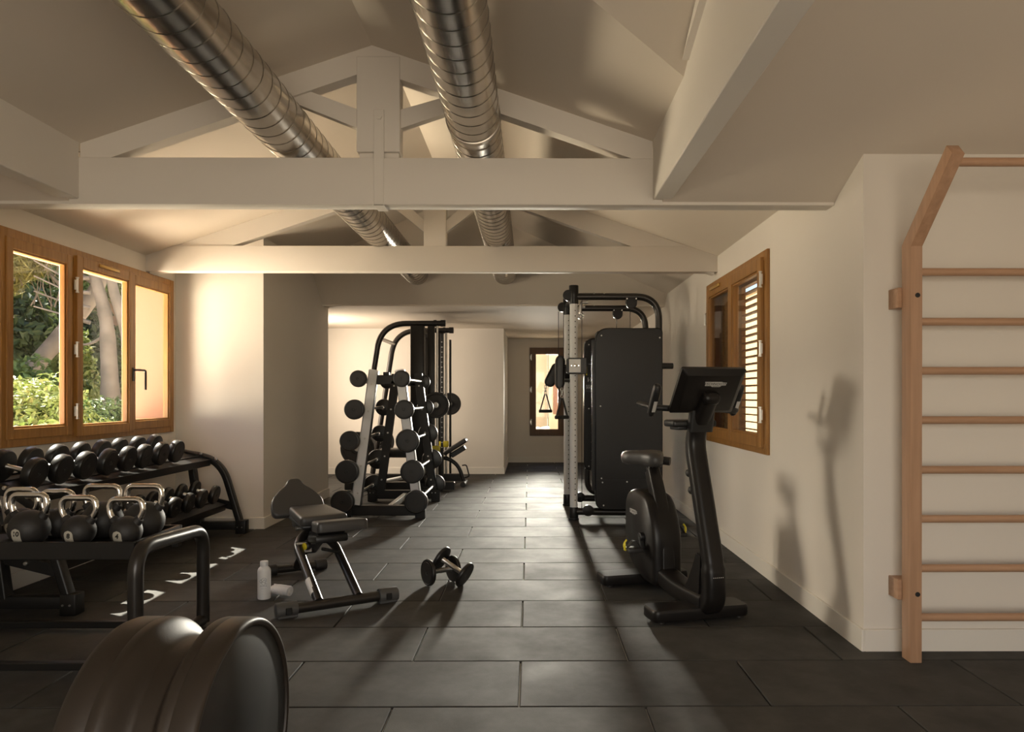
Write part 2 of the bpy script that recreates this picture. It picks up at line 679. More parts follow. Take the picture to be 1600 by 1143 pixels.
# --- floor: screed base, rubber tiles as parts
bm = B()
bx(bm, XL - 0.2, XF + 0.2, -2.5, 13.9, -0.09, -0.014)
floor = struct(obj('floor', bm, M['slab'], None, 0))
G = 0.0035
DY = 0.4985
tmesh = {}
for k in range(-6, 22):
    y0 = 2.885 + DY * k
    y1 = y0 + DY
    off = -0.043 if k % 2 == 0 else 0.457
    xr = XF if y0 < YC - 0.02 else XR + 0.05
    xl = XL - 0.0
    for i in range(-5, 5):
        a, b = off + i, off + i + 1
        a, b = max(a, xl), min(b, xr)
        if b - a < 0.03:
            continue
        if y0 > 11.6 and b < -0.42:
            continue
        if 6.8 < y0 and y1 < 8.9 and b < -2.5:
            continue
        L = round(b - a, 3)
        if L not in tmesh:
            bm = B()
            bx(bm, -L / 2 + G, L / 2 - G, -DY / 2 + G, DY / 2 - G, -0.0155, 0, 0.003, 1)
            bmesh.ops.recalc_face_normals(bm, faces=bm.faces)
            me = bpy.data.meshes.new('floor_tile')
            bm.to_mesh(me)
            bm.free()
            me.materials.append(M['tile'])
            tmesh[L] = me
        o = bpy.data.objects.new('floor_tile', tmesh[L])
        COL.objects.link(o)
        o.parent = floor
        o.location = ((a + b) / 2, (y0 + y1) / 2, rnd.uniform(-0.0006, 0.0))


# ================================================================== ROOF TIMBERS
def rafter_poly(yf, zt, depth, x0, x1):
    """vertical band following the slope from x0 to x1 in plane y=yf"""
    return [(x0, yf, zt(x0)), (x1, yf, zt(x1)), (x1, yf, zt(x1) - depth), (x0, yf, zt(x0) - depth)]


def truss(name, label, yf, th, zt, rdepth, zb0, zb1, xl, xr, kx0, kx1, kz, xrl, xrr, strap, cat='beam'):
    t = thing(name, label, cat, (0, 0, 0))
    bm = B()
    bx(bm, xl, xr, yf, yf + th, zb0, zb1, 0.006, 2)
    obj('tie_beam', bm, M['beam'], t)
    for s in (-1, 1):
        bm = B()
        xe = xrl if s < 0 else xrr
        pts = rafter_poly(yf + 0.012, zt, rdepth, RX, xe)
        prism3(bm, pts, (0, th - 0.024, 0))
        obj('rafter', bm, M['beam'], t, 0)
    bm = B()
    bx(bm, kx0, kx1, yf + 0.005, yf + th - 0.01, kz, zt(RX) - 0.06, 0.004, 1)
    bx(bm, kx0 + 0.01, kx1 - 0.01, yf + 0.03, yf + th - 0.02, zb1 - 0.01, kz + 0.02)
    obj('king_post', bm, M['beam'], t)
    for s in (-1, 1):
        xa = kx0 + 0.01 if s < 0 else kx1 - 0.01
        d = 0.315
        z1 = kz + 0.235 - 0.0
        bm = B()
        xb = xa + s * d
        zz = zt(xb) - rdepth
        # end on the rafter's underside
        prism3(bm, [(xa, yf + 0.03, z1 - 0.005), (xb - s * 0.03, yf + 0.03, zz + 0.03), (xb + s * 0.08, yf + 0.03, zz - 0.02), (xa, yf + 0.03, z1 - 0.105)], (0, th - 0.06, 0))
        obj('strut', bm, M['beam'], t, 0)
    if strap:
        bm = B()
        cx = (kx0 + kx1) / 2 + 0.005
        bx(bm, cx - 0.027, cx + 0.027, yf - 0.006, yf + 0.004, zb0 - 0.006, kz + 0.22, 0.002, 1)
        bx(bm, cx - 0.027, cx + 0.027, yf - 0.006, yf + th + 0.006, zb0 - 0.007, zb0 + 0.001, 0.002, 1)
        st = obj('steel_strap', bm, M['beam'], t)
        bm = B()
        cyl(bm, (cx + .002, yf - 0.014, kz + 0.18), (cx + .002, yf, kz + 0.18), 0.016, 6)
        obj('bolt_head', bm, M['beam'], st)
    return t


truss('roof_truss', 'nearest white painted roof truss with a steel strap on its king post', 3.85, 0.11, zM, 0.128, 2.235, 2.483, XL - 0.02, XR + 0.02, -0.915, -0.686, 2.515, -2.37, 0.65, True)
truss('roof_truss', 'farther white painted roof truss in front of the sloping end ceiling', 6.25, 0.11, zF, 0.165, 2.294, 2.513, XL - 0.01, XR + 0.01, -0.91, -0.718, 2.50, -3.25, 1.585, False)
for x0, x1, l in ((-2.47, -2.37, 'long white ceiling beam running back along the left slope'), (0.65, 0.75, 'long white ceiling beam running back along the right slope')):
    bm = B()
    zt_ = zM(x0 if x0 < RX else x1)
    bx(bm, x0, x1, -2.4, 3.852, 2.262, 3.08 + 0.0, 0.004, 1)
    tag(obj('ceiling_beam', bm, M['beam'], None), l, 'beam')
# sloping brace lying against the right beam
bm = B()
prism3(bm, [(0.622, 2.0, 2.86), (0.622, 2.98, 2.60), (0.622, 2.0, 3.06)], (0.03, 0, 0))
tag(obj('ceiling_brace', bm, M['beam'], None, 0), 'thin white wedge brace against the right ceiling beam', 'brace')


# ================================================================== DUCTS
def duct(x, z, r, y0, y1, label, ph):
    t = thing('spiral_duct', label, 'duct', (x, 0, z))
    n = 40
    bm = B()
    rings = []
    ny = 60
    for k in range(ny + 1):
        y = y0 + (y1 - y0) * k / ny
        rings.append([V((r * math.cos(2 * PI * i / n), y, r * math.sin(2 * PI * i / n))) for i in range(n)])
    loft(bm, rings, True)
    obj('duct_pipe', bm, M['duct'], t)
    bm = B()
    pitch = 0.113
    steps = int((y1 - y0) / pitch * 28)
    path = []
    for k in range(steps):
        a = 2 * PI * k / 28 + ph
        y = y0 + pitch * k / 28
        path.append(V(((r + 0.0005) * math.cos(a), y, (r + 0.0005) * math.sin(a))))
    rings = []
    for k in range(steps):
        a = 2 * PI * k / 28 + ph
        rd = V((math.cos(a), 0, math.sin(a)))
        p = path[k]
        rings.append([p + V((0, -0.004, 0)), p + rd * 0.0022, p + V((0, 0.004, 0)), p - rd * 0.001])
    loft(bm, rings, True)
    obj('spiral_seam', bm, M['seam'], t, 60)
    return t


d1 = duct(-1.293, 2.637, 0.136, -1.0, 8.36, 'shiny galvanised spiral duct on the left of the roof ridge', 0.3)
d2 = duct(-0.287, 2.637, 0.134, -1.0, 8.36, 'shiny galvanised spiral duct on the right of the roof ridge', 1.7)
for t, yy, r in ((d2, 3.70, 0.134), (d1, 7.3, 0.136)):
    bm = B()
    n = 40
    rings = []
    for dy, rr in ((-0.02, r), (-0.018, r + 0.006), (0.018, r + 0.006), (0.02, r)):
        rings.append([V((rr * math.cos(2 * PI * i / n), yy + dy, rr * math.sin(2 * PI * i / n))) for i in range(n)])
    loft(bm, rings, False)
    obj('joint_band', bm, M['seam'], t)


# ================================================================== WINDOWS
def ring(bm, x0, x1, z0, z1, y0, y1, w0, w1=None, bev=0.003):
    w1 = w1 or w0
    bx(bm, x0, x0 + w0, y0, y1, z0, z1, bev, 1)
    bx(bm, x1 - w0, x1, y0, y1, z0, z1, bev, 1)
    bx(bm, x0 + w0, x1 - w0, y0, y1, z0, z0 + w1, bev, 1)
    bx(bm, x0 + w0, x1 - w0, y0, y1, z1 - w1, z1, bev, 1)


def sash(parent, x0, x1, z0, z1, y0, y1, w0, w1, m, mg=None, name='sash'):
    bm = B()
    ring(bm, x0, x1, z0, z1, y0, y1, w0, w1)
    ring(bm, x0 + w0 - .001, x1 - w0 + .001, z0 + w1 - .001, z1 - w1 + .001, y0 + 0.012, y1 - 0.012, 0.014, 0.014, 0.002)
    s = obj(name, bm, m, parent)
    bm = B()
    bx(bm, x0 + w0, x1 - w0, y0 + 0.028, y0 + 0.032, z0 + w1, z1 - w1)
    obj('pane', bm, M['glass'], s, 0)
    return s


def hinge(parent, x, y, z, m=None):
    bm = B()
    cyl(bm, (x, y, z - 0.045), (x, y, z + 0.045), 0.009, 12)
    cyl(bm, (x, y, z - 0.055), (x, y, z - 0.047), 0.012, 12)
    cyl(bm, (x, y, z + 0.047), (x, y, z + 0.055), 0.012, 12)
    bx(bm, x - 0.02, x + 0.02, y + 0.004, y + 0.009, z - 0.035, z + 0.035)
    o = obj('hinge', bm, m or M['hinge'], parent)
    o['label'] = 'pale metal hinge'
    return o


# window_1 : three lights in the left wall.  local x -> +Y, local y -> -X (outward)
W1 = struct(empty('window_1', (XL, 0, 0), R(90)))
z0, z1 = 0.903, 2.28
bm = B()
ring(bm, 4.515, 6.70, z0, z1, -0.022, 0.05, 0.06, 0.068)
bx(bm, 5.195, 5.245, -0.018, 0.05, z0 + .06, z1 - .06, 0.003, 1)
obj('window_frame', bm, M['pine'], W1)
s1 = sash(W1, 4.555, 5.205, z0 + 0.05, z1 - 0.055, -0.032, 0.028, 0.058, 0.068, M['pine'])
s2 = sash(W1, 5.24, 5.985, z0 + 0.035, z1 - 0.045, -0.045, 0.02, 0.068, 0.075, M['pine'])
s3 = sash(W1, 5.965, 6.66, z0 + 0.05, z1 - 0.055, -0.036, 0.024, 0.062, 0.07, M['pine'])
for z in (2.02, 1.56, 1.12):
    hinge(W1, 5.228, -0.05, z)
bm = B()
bx(bm, 5.50, 5.76, -0.058, -0.045, z1 - 0.085, z1 - 0.062, 0.005, 2)
o = obj('trickle_vent', bm, M['brass'], W1)
o['label'] = 'slim gold trickle vent'
bm = B()
bx(bm, 5.955, 5.985, -0.052, -0.044, 1.35, 1.46, 0.003, 1)
tube(bm, fillet([(5.97, -0.05, 1.44), (5.97, -0.10, 1.44), (6.06, -0.10, 1.44), (6.06, -0.10, 1.28)], 0.02), 0.009, 10)
o = obj('window_handle', bm, M['tube'], s2)
o['label'] = 'dark lever handle'
bm = B()
bx(bm, 4.55, 6.665, 0.05, T + 0.01, 0.90, 0.935)
bx(bm, 4.55, 6.665, 0.05, T + 0.01, 2.245, 2.27)
bx(bm, 6.65, 6.68, 0.05, T + 0.01, 0.90, 2.27)
bx(bm, 4.535, 4.562, 0.05, T + 0.01, 0.90, 2.27)
o = obj('outer_reveal', bm, M['orange'], W1, 0)
o['label'] = 'apricot rendered reveal outside the panes'

# window_2 : right wall.  local x -> -Y, local y -> +X (outward)
W2 = struct(empty('window_2', (XR, 0, 0), R(-90)))
z0, z1 = 0.83, 2.218
bm = B()
ring(bm, -6.57, -4.885, z0, z1, -0.02, 0.05, 0.055, 0.068)
obj('window_frame', bm, M['pine'], W2)
q1 = sash(W2, -6.53, -5.745, z0 + 0.045, z1 - 0.045, -0.030, 0.022, 0.07, 0.075, M['pine'])
q2 = sash(W2, -5.755, -4.955, z0 + 0.045, z1 - 0.045, -0.042, 0.02, 0.075, 0.08, M['pine'])
for z in (2.02, 1.55, 1.10):
    hinge(W2, -4.945, -0.045, z)
for z in (1.92, 1.42):
    hinge(W2, -6.575, -0.03, z)
bm = B()
bx(bm, -6.35, -6.05, -0.048, -0.03, z1 - 0.075, z1 - 0.05, 0.005, 2)
o = obj('trickle_vent', bm, M['brass'], W2)
o['label'] = 'slim gold trickle vent'
bm = B()
for a in ((-6.55, -6.52, 0.85, 2.2), (-4.93, -4.905, 0.85, 2.2)):
    bx(bm, a[0], a[1], 0.05, 0.31, a[2], a[3])
bx(bm, -6.55, -4.9, 0.05, 0.31, 0.84, 0.862)
bx(bm, -6.55, -4.9, 0.05, 0.31, 2.18, 2.2)
obj('outer_reveal', bm, M['orange'], W2, 0)
for (a, b, ang, nm) in ((-6.52, -5.955, 12, 'closed louvred shutter leaf'), (-5.95, -5.05, -38, 'louvred shutter leaf with open slats')):
    bm = B()
    ring(bm, a, b, 0.88, 2.17, 0.10, 0.135, 0.065, 0.07)
    sh = obj('shutter', bm, M['shutter'], W2)
    sh['label'] = nm
    n = 26
    bm = B()
    w_ = b - a - 0.13
    if ang == 12:
        box(bm, (0, 0, 0), (w_, 0.008, 0.052), Matrix.Rotation(R(12), 3, 'X'), 0.002, 1)
    else:
        box(bm, (0, 0, 0), (w_, 0.040, 0.010), Matrix.Rotation(R(-6), 3, 'X'), 0.002, 1)
    first = obj('slat', bm, M['shutter'], sh, 0, ((a + b) / 2, 0.118, 0.97))
    stp = 0.0468 if ang == 12 else 0.0565
    for k in range(1, 25 if ang == 12 else 20):
        c = first.copy()
        COL.objects.link(c)
        c.parent = sh
        c.location = ((a + b) / 2, 0.118, 0.97 + k * stp)

# window_3 : end wall of the far room
W3 = struct(empty('window_3', (0, 13.56, 0), 0))
bm = B()
ring(bm, -0.005, 0.64, 0.495, 2.13, -0.02, 0.05, 0.05, 0.05)
obj('window_frame', bm, M['darkwood'], W3)
sash(W3, 0.03, 0.605, 0.53, 2.095, -0.03, 0.02, 0.07, 0.075, M['darkwood'])
for z in (1.95, 1.35, 0.75):
    hinge(W3, 0.027, -0.03, z)

# ================================================================== WALL BARS
wbz = [0.199, 0.427, 0.656, 0.884, 1.115, 1.344, 1.572, 1.803]
t = thing('wall_bars', 'beech wooden wall bars with round rungs fixed to the right wall', 'wall bars', (1.775, 3.385, 0))
lean = (V((0, -0.333, 0.314))).normalized()


def post(x):
    bm = B()
    prof = [(x - 0.0265, -0.045), (x + 0.0265, -0.045)]
    # side outline in y,z : front (toward room) is -y
    out = [(-0.045, 0.0), (-0.045, 1.916), (-0.378, 2.23), (-0.332, 2.28), (0.035, 1.935), (0.035, 0.0)]
    prism3(bm, [(x - 0.0265, a, b) for a, b in out], (0.053, 0, 0))
    bmesh.ops.bevel(bm, geom=list(bm.edges), offset=0.003, segments=2, profile=0.5, affect='EDGES')
    p = obj('post', bm, M['beech'], t)
    for z in (1.69, 0.316):
        bm = B()
        bx(bm, x - 0.045, x + 0.02, 0.034, 0.124, z - 0.047, z + 0.047, 0.002, 1)
        obj('wall_block', bm, M['beechh'], p)
        bm = B()
        lathe(bm, [(0.011, 0), (0.011, 0.003), (0.0085, 0.003), (0.0085, -0.0)], axis_m((x + .006, -0.045, z), (0, -1, 0)), 20)
        lathe(bm, [(0.0, 0.0005), (0.0105, 0.0005), (0.0105, 0.0012), (0, 0.0012)], axis_m((x + .006, -0.045, z), (0, -1, 0)), 20)
        obj('bolt_hole', bm, M['ink'], p)
    return p


post(0.0)
post(0.93)
for z in wbz:
    bm = B()
    cyl(bm, (0.02, -0.005, z), (0.91, -0.005, z), 0.0185, 20)
    obj('rung', bm, M['beechh'], t)
bm = B()
cyl(bm, (0.02, -0.32, 2.213), (0.91, -0.32, 2.213), 0.0185, 20)
obj('rung', bm, M['beechh'], t)


# ================================================================== DRUM MACHINE in the foreground
t = thing('exercise_drum', 'big dark spool-shaped exercise drum with two wide rims in the foreground', 'drum', (-0.737, 1.907, 0.319), 0)
mx = Matrix.Rotation(R(90), 4, 'Y')
mx = Matrix.Rotation(-0.025, 4, 'Z') @ mx
Lz = -0.332
prof = [(0.285, Lz + 0.002), (0.303, Lz), (0.314, Lz + 0.006), (0.319, Lz + 0.02)]
prof += [(0.319, Lz + 0.078), (0.3178, Lz + 0.0795), (0.319, Lz + 0.081)]
for k in range(13):
    u = k / 12
    sm = u * u * (3 - 2 * u)
    prof.append((0.319 - 0.050 * sm, Lz + 0.10 + 0.062 * u))
for k in range(1, 13):
    u = k / 12
    prof.append((0.269 + 0.002 * u, Lz + 0.162 + 0.045 * u))
for k in range(1, 13):
    u = k / 12
    sm = u * u * (3 - 2 * u)
    prof.append((0.271 + 0.048 * sm, Lz + 0.207 + 0.040 * u))
prof += [(0.319, Lz + 0.267), (0.3178, Lz + 0.2685), (0.319, Lz + 0.270), (0.319, -0.018), (0.317, -0.008), (0.312, -0.001), (0.305, 0.0), (0.299, -0.003), (0.297, -0.012), (0.29, -0.012)]
bm = B()
lathe(bm, prof, mx, 120)
obj('drum_shell', bm, M['bronze'], t, 50)
bm = B()
lathe(bm, [(0, -0.013), (0.292, -0.013), (0.2955, -0.010), (0.292, -0.007), (0.0, -0.006)], mx, 96)
o = obj('end_disc', bm, M['plast2'], t, 50)
o['label'] = 'flat matt black end disc'
bm = B()
lathe(bm, [(0, Lz - 0.004), (0.28, Lz - 0.004), (0.286, Lz + 0.004), (0, Lz + 0.006)], mx, 96)
obj('end_disc', bm, M['plast2'], t, 50)


# ================================================================== KETTLEBELLS
def proj_front(me_or_pts, r, c, tilt=0.0):
    pass


def kettlebell(name, label, x, y, zf, r, ztop, hw, num, rot=0.0, tagdx=-0.006, group='kettlebells on the low rack'):
    t = thing(name, label, 'kettlebell', (x, y, zf), rot, group)
    zc = r * 0.88
    bm = B()
    prof = [(0, 0)]
    a0 = math.asin(zc / r)
    for k in range(23):
        a = -a0 + (PI / 2 + a0) * k / 22
        prof.append((r * math.cos(a), zc + r * math.sin(a)))
    lathe(bm, prof, None, 48)
    # shoulders that take the handle
    hx = r * 0.72
    for s in (-1, 1):
        p0 = V((s * hx * 0.75, 0, zc + r * 0.45))
        p1 = V((s * (hx + 0.014), 0, zc + r * 0.86))
        sweep(bm, [p0, (p0 + p1) / 2, p1], circ(0.0215, 16), None, [1.35, 1.05, 0.9])
    obj('bell', bm, M['rubber'], t, 60)
    hb = hw / 2 - 0.013
    path = fillet([(-(hx + 0.006), 0, zc + r * 0.72), (-hb - 0.002, 0, zc + r * 0.98 + 0.02), (-hb + 0.006, 0, ztop - 0.0135), (hb - 0.006, 0, ztop - 0.0135), (hb + 0.002, 0, zc + r * 0.98 + 0.02), ((hx + 0.006), 0, zc + r * 0.72)], [0, 0.03, 0.045, 0.045, 0.03, 0], 8)
    bm = B()
    tube(bm, path, 0.0138, 18, up=(0, 1, 0))
    o = obj('handle', bm, M['chrome'], t, 60)
    o['label'] = 'polished steel handle'
    if num:
        # arched tag lying on the bell
        tw, th_ = 0.021, 0.062
        zb = zc - 0.050
        rows = 12
        bm = B()

        def pr(px, pz, off):
            rr = r + off
            q = rr * rr - px * px - (pz - zc) ** 2
            return V((px, -math.sqrt(max(q, 1e-6)), pz))
        grid = []
        for j in range(rows + 1):
            v = j / rows
            pz = zb + th_ * v
            top = zb + th_ - tw
            w_ = tw if pz < top else math.sqrt(max(tw * tw - (pz - top) ** 2, 1e-8))
            grid.append([bm.verts.new(pr(tagdx + w_ * (2 * i / 8 - 1), pz, 0.0012)) for i in range(9)])
        for j in range(rows):
            for i in range(8):
                bm.faces.new((grid[j][i], grid[j][i + 1], grid[j + 1][i + 1], grid[j + 1][i]))
        tg = obj('weight_tag', bm, M['cream'], t, 60)
        tg['label'] = 'cream arched tag with the number ' + num
        me = text_mesh(num, 0.031, 0.0, 0.15, 0.0012)
        for v in me.vertices:
            v.co = pr(tagdx + v.co.x, zb + 0.037 + v.co.y, 0.002)
        me.materials.append(M['ink'])
        o = bpy.data.objects.new('numeral', me)
        COL.objects.link(o)
        o.parent = tg
    return t


ZT = 0.535
KR = 'kettlebells on the low rack'
kettlebell('kettlebell', 'kettlebell in the front row cut off by the left picture edge', -2.56, 3.42, ZT, 0.078, 0.235, 0.185, '12')
kettlebell('kettlebell', 'front-row kettlebell whose cream tag reads 10', -2.335, 3.42, ZT, 0.086, 0.245, 0.190, '10')
kettlebell('kettlebell', 'front-row kettlebell whose cream tag reads 8, middle of the three in front', -2.105, 3.42, ZT, 0.073, 0.230, 0.188, '8')
kettlebell('kettlebell', 'front-row kettlebell whose cream tag reads 4, nearest the end hoop', -1.885, 3.42, ZT, 0.070, 0.222, 0.182, '4')
kettlebell('kettlebell', 'back-row kettlebell with cream tag, seen left of the tag-10 kettlebell', -2.50, 3.61, ZT, 0.075, 0.245, 0.18, '4', tagdx=-0.02)
kettlebell('kettlebell', 'back-row kettlebell with cream tag, seen between the tag-10 and tag-8 kettlebells', -2.325, 3.61, ZT, 0.075, 0.235, 0.18, '4', tagdx=-0.012)
kettlebell('kettlebell', 'large untagged kettlebell in the back row behind the tag-8 one', -2.10, 3.60, ZT, 0.093, 0.262, 0.195, None)
kettlebell('kettlebell', 'large untagged kettlebell in the back row beside the end hoop', -1.895, 3.60, ZT, 0.093, 0.262, 0.195, None)

# low rack that carries them
t = thing('kettlebell_rack', 'low black rack with a tubular end hoop holding the kettlebells', 'rack', (-2.3, 3.55, 0))
O = V((-2.3, 3.55, 0))
bm = B()
bx(bm, -0.72, 0.52, -0.24, 0.18, ZT - 0.012 - 0.0, ZT - 0.001)
bx(bm, -0.72, 0.52, -0.255, -0.235, ZT - 0.045, ZT + 0.034, 0.003, 1)
bx(bm, -0.72, 0.52, 0.18, 0.20, ZT - 0.045, ZT + 0.034, 0.003, 1)
bx(bm, 0.50, 0.52, -0.235, 0.18, ZT - 0.045, ZT + 0.034, 0.003, 1)
obj('tray', bm, M['black'], t)
for xx in (0.55, -0.74):
    bm = B()
    tube(bm, fillet([(xx, -0.30, 0.02), (xx, -0.30, 0.555), (xx, 0.37, 0.515), (xx, 0.37, 0.02)], [0, 0.13, 0.12, 0], 10), 0.033, 20, up=(1, 0, 0))
    h = obj('end_hoop', bm, M['tube'], t, 60)
    bm = B()
    tube(bm, fillet([(xx, -0.30, 0.035), (xx, 0.37, 0.035)], 0.1), 0.030, 18)
    obj('foot_tube', bm, M['tube'], h, 60)
bm = B()
bx(bm, -0.74, 0.55, 0.27, 0.31, 0.015, 0.05, 0.004, 1)
bx(bm, -0.74, 0.55, -0.32, -0.28, 0.015, 0.05, 0.004, 1)
obj('base_rail', bm, M['black'], t)
for yy in (-0.22, 0.15):
    for xa in (0.50, -0.73):
        bm = B()
        bx(bm, xa, xa + 0.03, yy - 0.02, yy + 0.02, 0.47, 0.53)
        obj('bracket', bm, M['black'], t)


# ================================================================== DUMBBELL RACK
t = thing('dumbbell_rack', 'long two-tier black rack with curved end frames under the left window', 'rack', (-2.9, 5.3, 0))
yn, yf_ = 4.13 - 5.3, 6.56 - 5.3


def tier(z_f, x_f, z_b, x_b, name):
    bm = B()
    # two rails and a sloping shelf plate, local x
    d = V((x_b - x_f, 0, z_b - z_f))
    L_ = d.length
    ang = math.atan2(z_b - z_f, x_f - x_b)
    rot = Matrix.Rotation(ang, 3, 'Y')
    c = V(((x_f + x_b) / 2, (yn + yf_) / 2, (z_f + z_b) / 2))
    box(bm, c, (L_, yf_ - yn - 0.06, 0.006), rot)
    box(bm, V((x_f, c.y, z_f - 0.022)), (0.010, yf_ - yn - 0.06, 0.062), rot, 0.002, 1)
    box(bm, V((x_b, c.y, z_b - 0.016)), (0.010, yf_ - yn - 0.06, 0.055), rot, 0.002, 1)
    for f in (0.30, 0.72):
        p = V((x_f, c.y, z_f)) + V((x_b - x_f, 0, z_b - z_f)) * f
        box(bm, p + V((0, 0, 0.006)), (0.012, yf_ - yn - 0.06, 0.014), rot, 0.002, 1)
    return obj(name, bm, M['black'], t)


tier(0.66, 0.05, 0.745, -0.28, 'upper_shelf')
tier(0.262, 0.185, 0.345, -0.13, 'lower_shelf')
for yy, s in ((yf_, 1), (yn, -1)):
    bm = B()
    path = fillet([(-0.27, yy, 0.735), (0.13, yy, 0.66), (0.315, yy, 0.055)], [0, 0.2, 0], 12)
    sweep(bm, path, rrect(0.055, 0.07, 0.015), up=(0, 1, 0))
    fr = obj('end_frame', bm, M['black'], t, 50)
    bm = B()
    sweep(bm, [(-0.14, yy, 0.70), (-0.055, yy, 0.09)] if True else [], rrect(0.055, 0.075, 0.01), up=(0, 1, 0))
    obj('rear_post', bm, M['black'], fr, 50)
    bm = B()
    bx(bm, -0.35, 0.36, yy - 0.035, yy + 0.035, 0.035, 0.105, 0.006, 2)
    bx(bm, 0.275, 0.365, yy - 0.045, yy + 0.045, 0.0, 0.12, 0.006, 2)
    bx(bm, -0.36, -0.27, yy - 0.045, yy + 0.045, 0.0, 0.12, 0.006, 2)
    obj('foot_bar', bm, M['black'], fr)
    bm = B()
    box(bm, V((0.03, yy, 0.295)), (0.44, 0.02, 0.07), Matrix.Rotation(R(14), 3, 'Y'), 0.003, 1)
    obj('shelf_bracket', bm, M['black'], fr)
    bm = B()
    for (px_, pz_) in ((-0.13, 0.335), (0.07, 0.287), (-0.03, 0.715)):
        yb = yy - 0.012 if px_ != -0.03 else yy - 0.038
        cyl(bm, (px_, yb - 0.012, pz_), (px_, yb + 0.004, pz_), 0.011, 14, 0.003)
    for px_ in (0.295, 0.335):
        cyl(bm, (px_, yy - 0.05, 0.06), (px_, yy - 0.04, 0.06), 0.006, 10)
    for px_ in (0.10,):
        cyl(bm, (px_, yy - 0.052, 0.668), (px_, yy - 0.03, 0.668), 0.014, 12, 0.003)
    o = obj('bolt', bm, M['steel'], fr)
    o['label'] = 'bright bolt heads'


def head_prof(r, th):
    b = min(0.012, th * 0.3)
    return [(0, 0), (r - b, 0), (r - b * 0.4, b * 0.25), (r, b), (r, th - b), (r - b * 0.4, th - b * 0.25), (r - b, th), (r * 0.86, th), (r * 0.84, th - 0.0015), (r * 0.80, th - 0.0015), (r * 0.78, th), (r * 0.17, th), (r * 0.15, th - 0.003), (r * 0.08, th - 0.003), (r * 0.06, th + 0.001), (0, th + 0.001)]


def dumbbell(name, label, r, th, gap, loc, rot, group, n=40, rh=0.0145):
    """axis along local x, centre at the Empty"""
    t = thing(name, label, 'dumbbell', loc, 0, group)
    t.rotation_euler = rot
    for s in (-1, 1):
        bm = B()
        lathe(bm, head_prof(r, th), axis_m((s * gap / 2, 0, 0), (s, 0, 0)), n)
        obj('head', bm, M['head'], t, 30)
    bm = B()
    k = gap / 2 + 0.004
    lathe(bm, [(rh * 1.15, -k), (rh * 1.15, -k + 0.012), (rh, -k + 0.015), (rh * 1.06, 0), (rh, k - 0.015), (rh * 1.15, k - 0.012), (rh * 1.15, k)], axis_m((0, 0, 0), (1, 0, 0)), 20)
    o = obj('handle', bm, M['steel'], t, 40)
    o['label'] = 'bare steel handle'
    return t


GU = 'dumbbells on the upper shelf under the window'
GL = 'dumbbells on the lower shelf of the window rack'
up_y = [4.26, 4.50, 4.745, 4.99, 5.235, 5.455, 5.71, 5.96]
proto = None
for i, y in enumerate(up_y):
    x = -2.972
    loc = (x, y, 0.803)
    rot = (rnd.uniform(0, 6), R(14.0), 0)
    rot = (0, R(14.0), R(rnd.uniform(-2, 2)))
    lab = 'black round-head dumbbell, %s from the near end of the upper shelf' % ORD[i]
    if i == 0:
        proto = dumbbell('dumbbell', lab, 0.0925, 0.055, 0.135, loc, rot, GU)
    else:
        c = dup(proto)
        c.location = loc
        c.rotation_euler = rot
        c['label'] = lab
low_y = [4.39, 4.62, 4.86, 5.10, 5.31, 5.51, 5.74, 5.97, 6.21]
for i, y in enumerate(low_y):
    loc = (-2.762, y, 0.412)
    lab = 'smaller black dumbbell, %s from the far end of the lower shelf' % ORD[len(low_y) - 1 - i]
    rot = (0, R(14.5), R(rnd.uniform(-2, 2)))
    if i == 0:
        proto = dumbbell('dumbbell', lab, 0.081, 0.045, 0.125, loc, rot, GL)
    else:
        c = dup(proto)
        c.location = loc
        c.rotation_euler = rot
        c['label'] = lab

# two dumbbells on the floor
d = dumbbell('dumbbell', 'dumbbell lying flat on the floor tiles right of the bench', 0.086, 0.026, 0.16, (-0.583, 4.78, 0.0865), (0, 0, R(37)), None, 40, 0.016)
d2_ = dumbbell('dumbbell', 'dumbbell propped at a slant across the other one on the floor', 0.086, 0.024, 0.170, (-0.500, 4.745, 0.120), (0, R(27), R(-24)), None, 40, 0.016)


# ================================================================== BENCH
def bench_empty():
    return thing('weight_bench', 'adjustable padded weight bench with tubular legs beside the white bottle', 'bench', (-1.10, 4.21, 0), R(31))


# local x = to the right (+v), local y = towards the rear foot
t = bench_empty()
bm = B()
cyl(bm, (-0.30, 0, 0.042), (0.30, 0, 0.042), 0.030, 24)
fb = obj('front_foot', bm, M['tube'], t, 60)
for s in (-1, 1):
    bm = B()
    cyl(bm, (s * 0.235, 0, 0.043), (s * 0.352, 0, 0.043), 0.042, 28, 0.006)
    bx(bm, s * 0.235, s * 0.345, -0.03, 0.03, 0.0, 0.03, 0.004, 1)
    cp = obj('foot_cap', bm, M['vinyl2'], fb)
    bm = B()
    bx(bm, s * 0.288 - 0.018, s * 0.288 + 0.018, -0.046, -0.034, 0.022, 0.062, 0.004, 1)
    obj('cap_insert', bm, M['plast2'], cp)
bm = B()
cyl(bm, (-0.17, 1.02, 0.037), (0.17, 1.02, 0.037), 0.026, 20)
rb = obj('rear_foot', bm, M['tube'], t, 60)
for s in (-1, 1):
    bm = B()
    cyl(bm, (s * 0.13, 1.02, 0.038), (s * 0.21, 1.02, 0.038), 0.037, 24, 0.006)
    obj('foot_cap', bm, M['rubber'], rb)
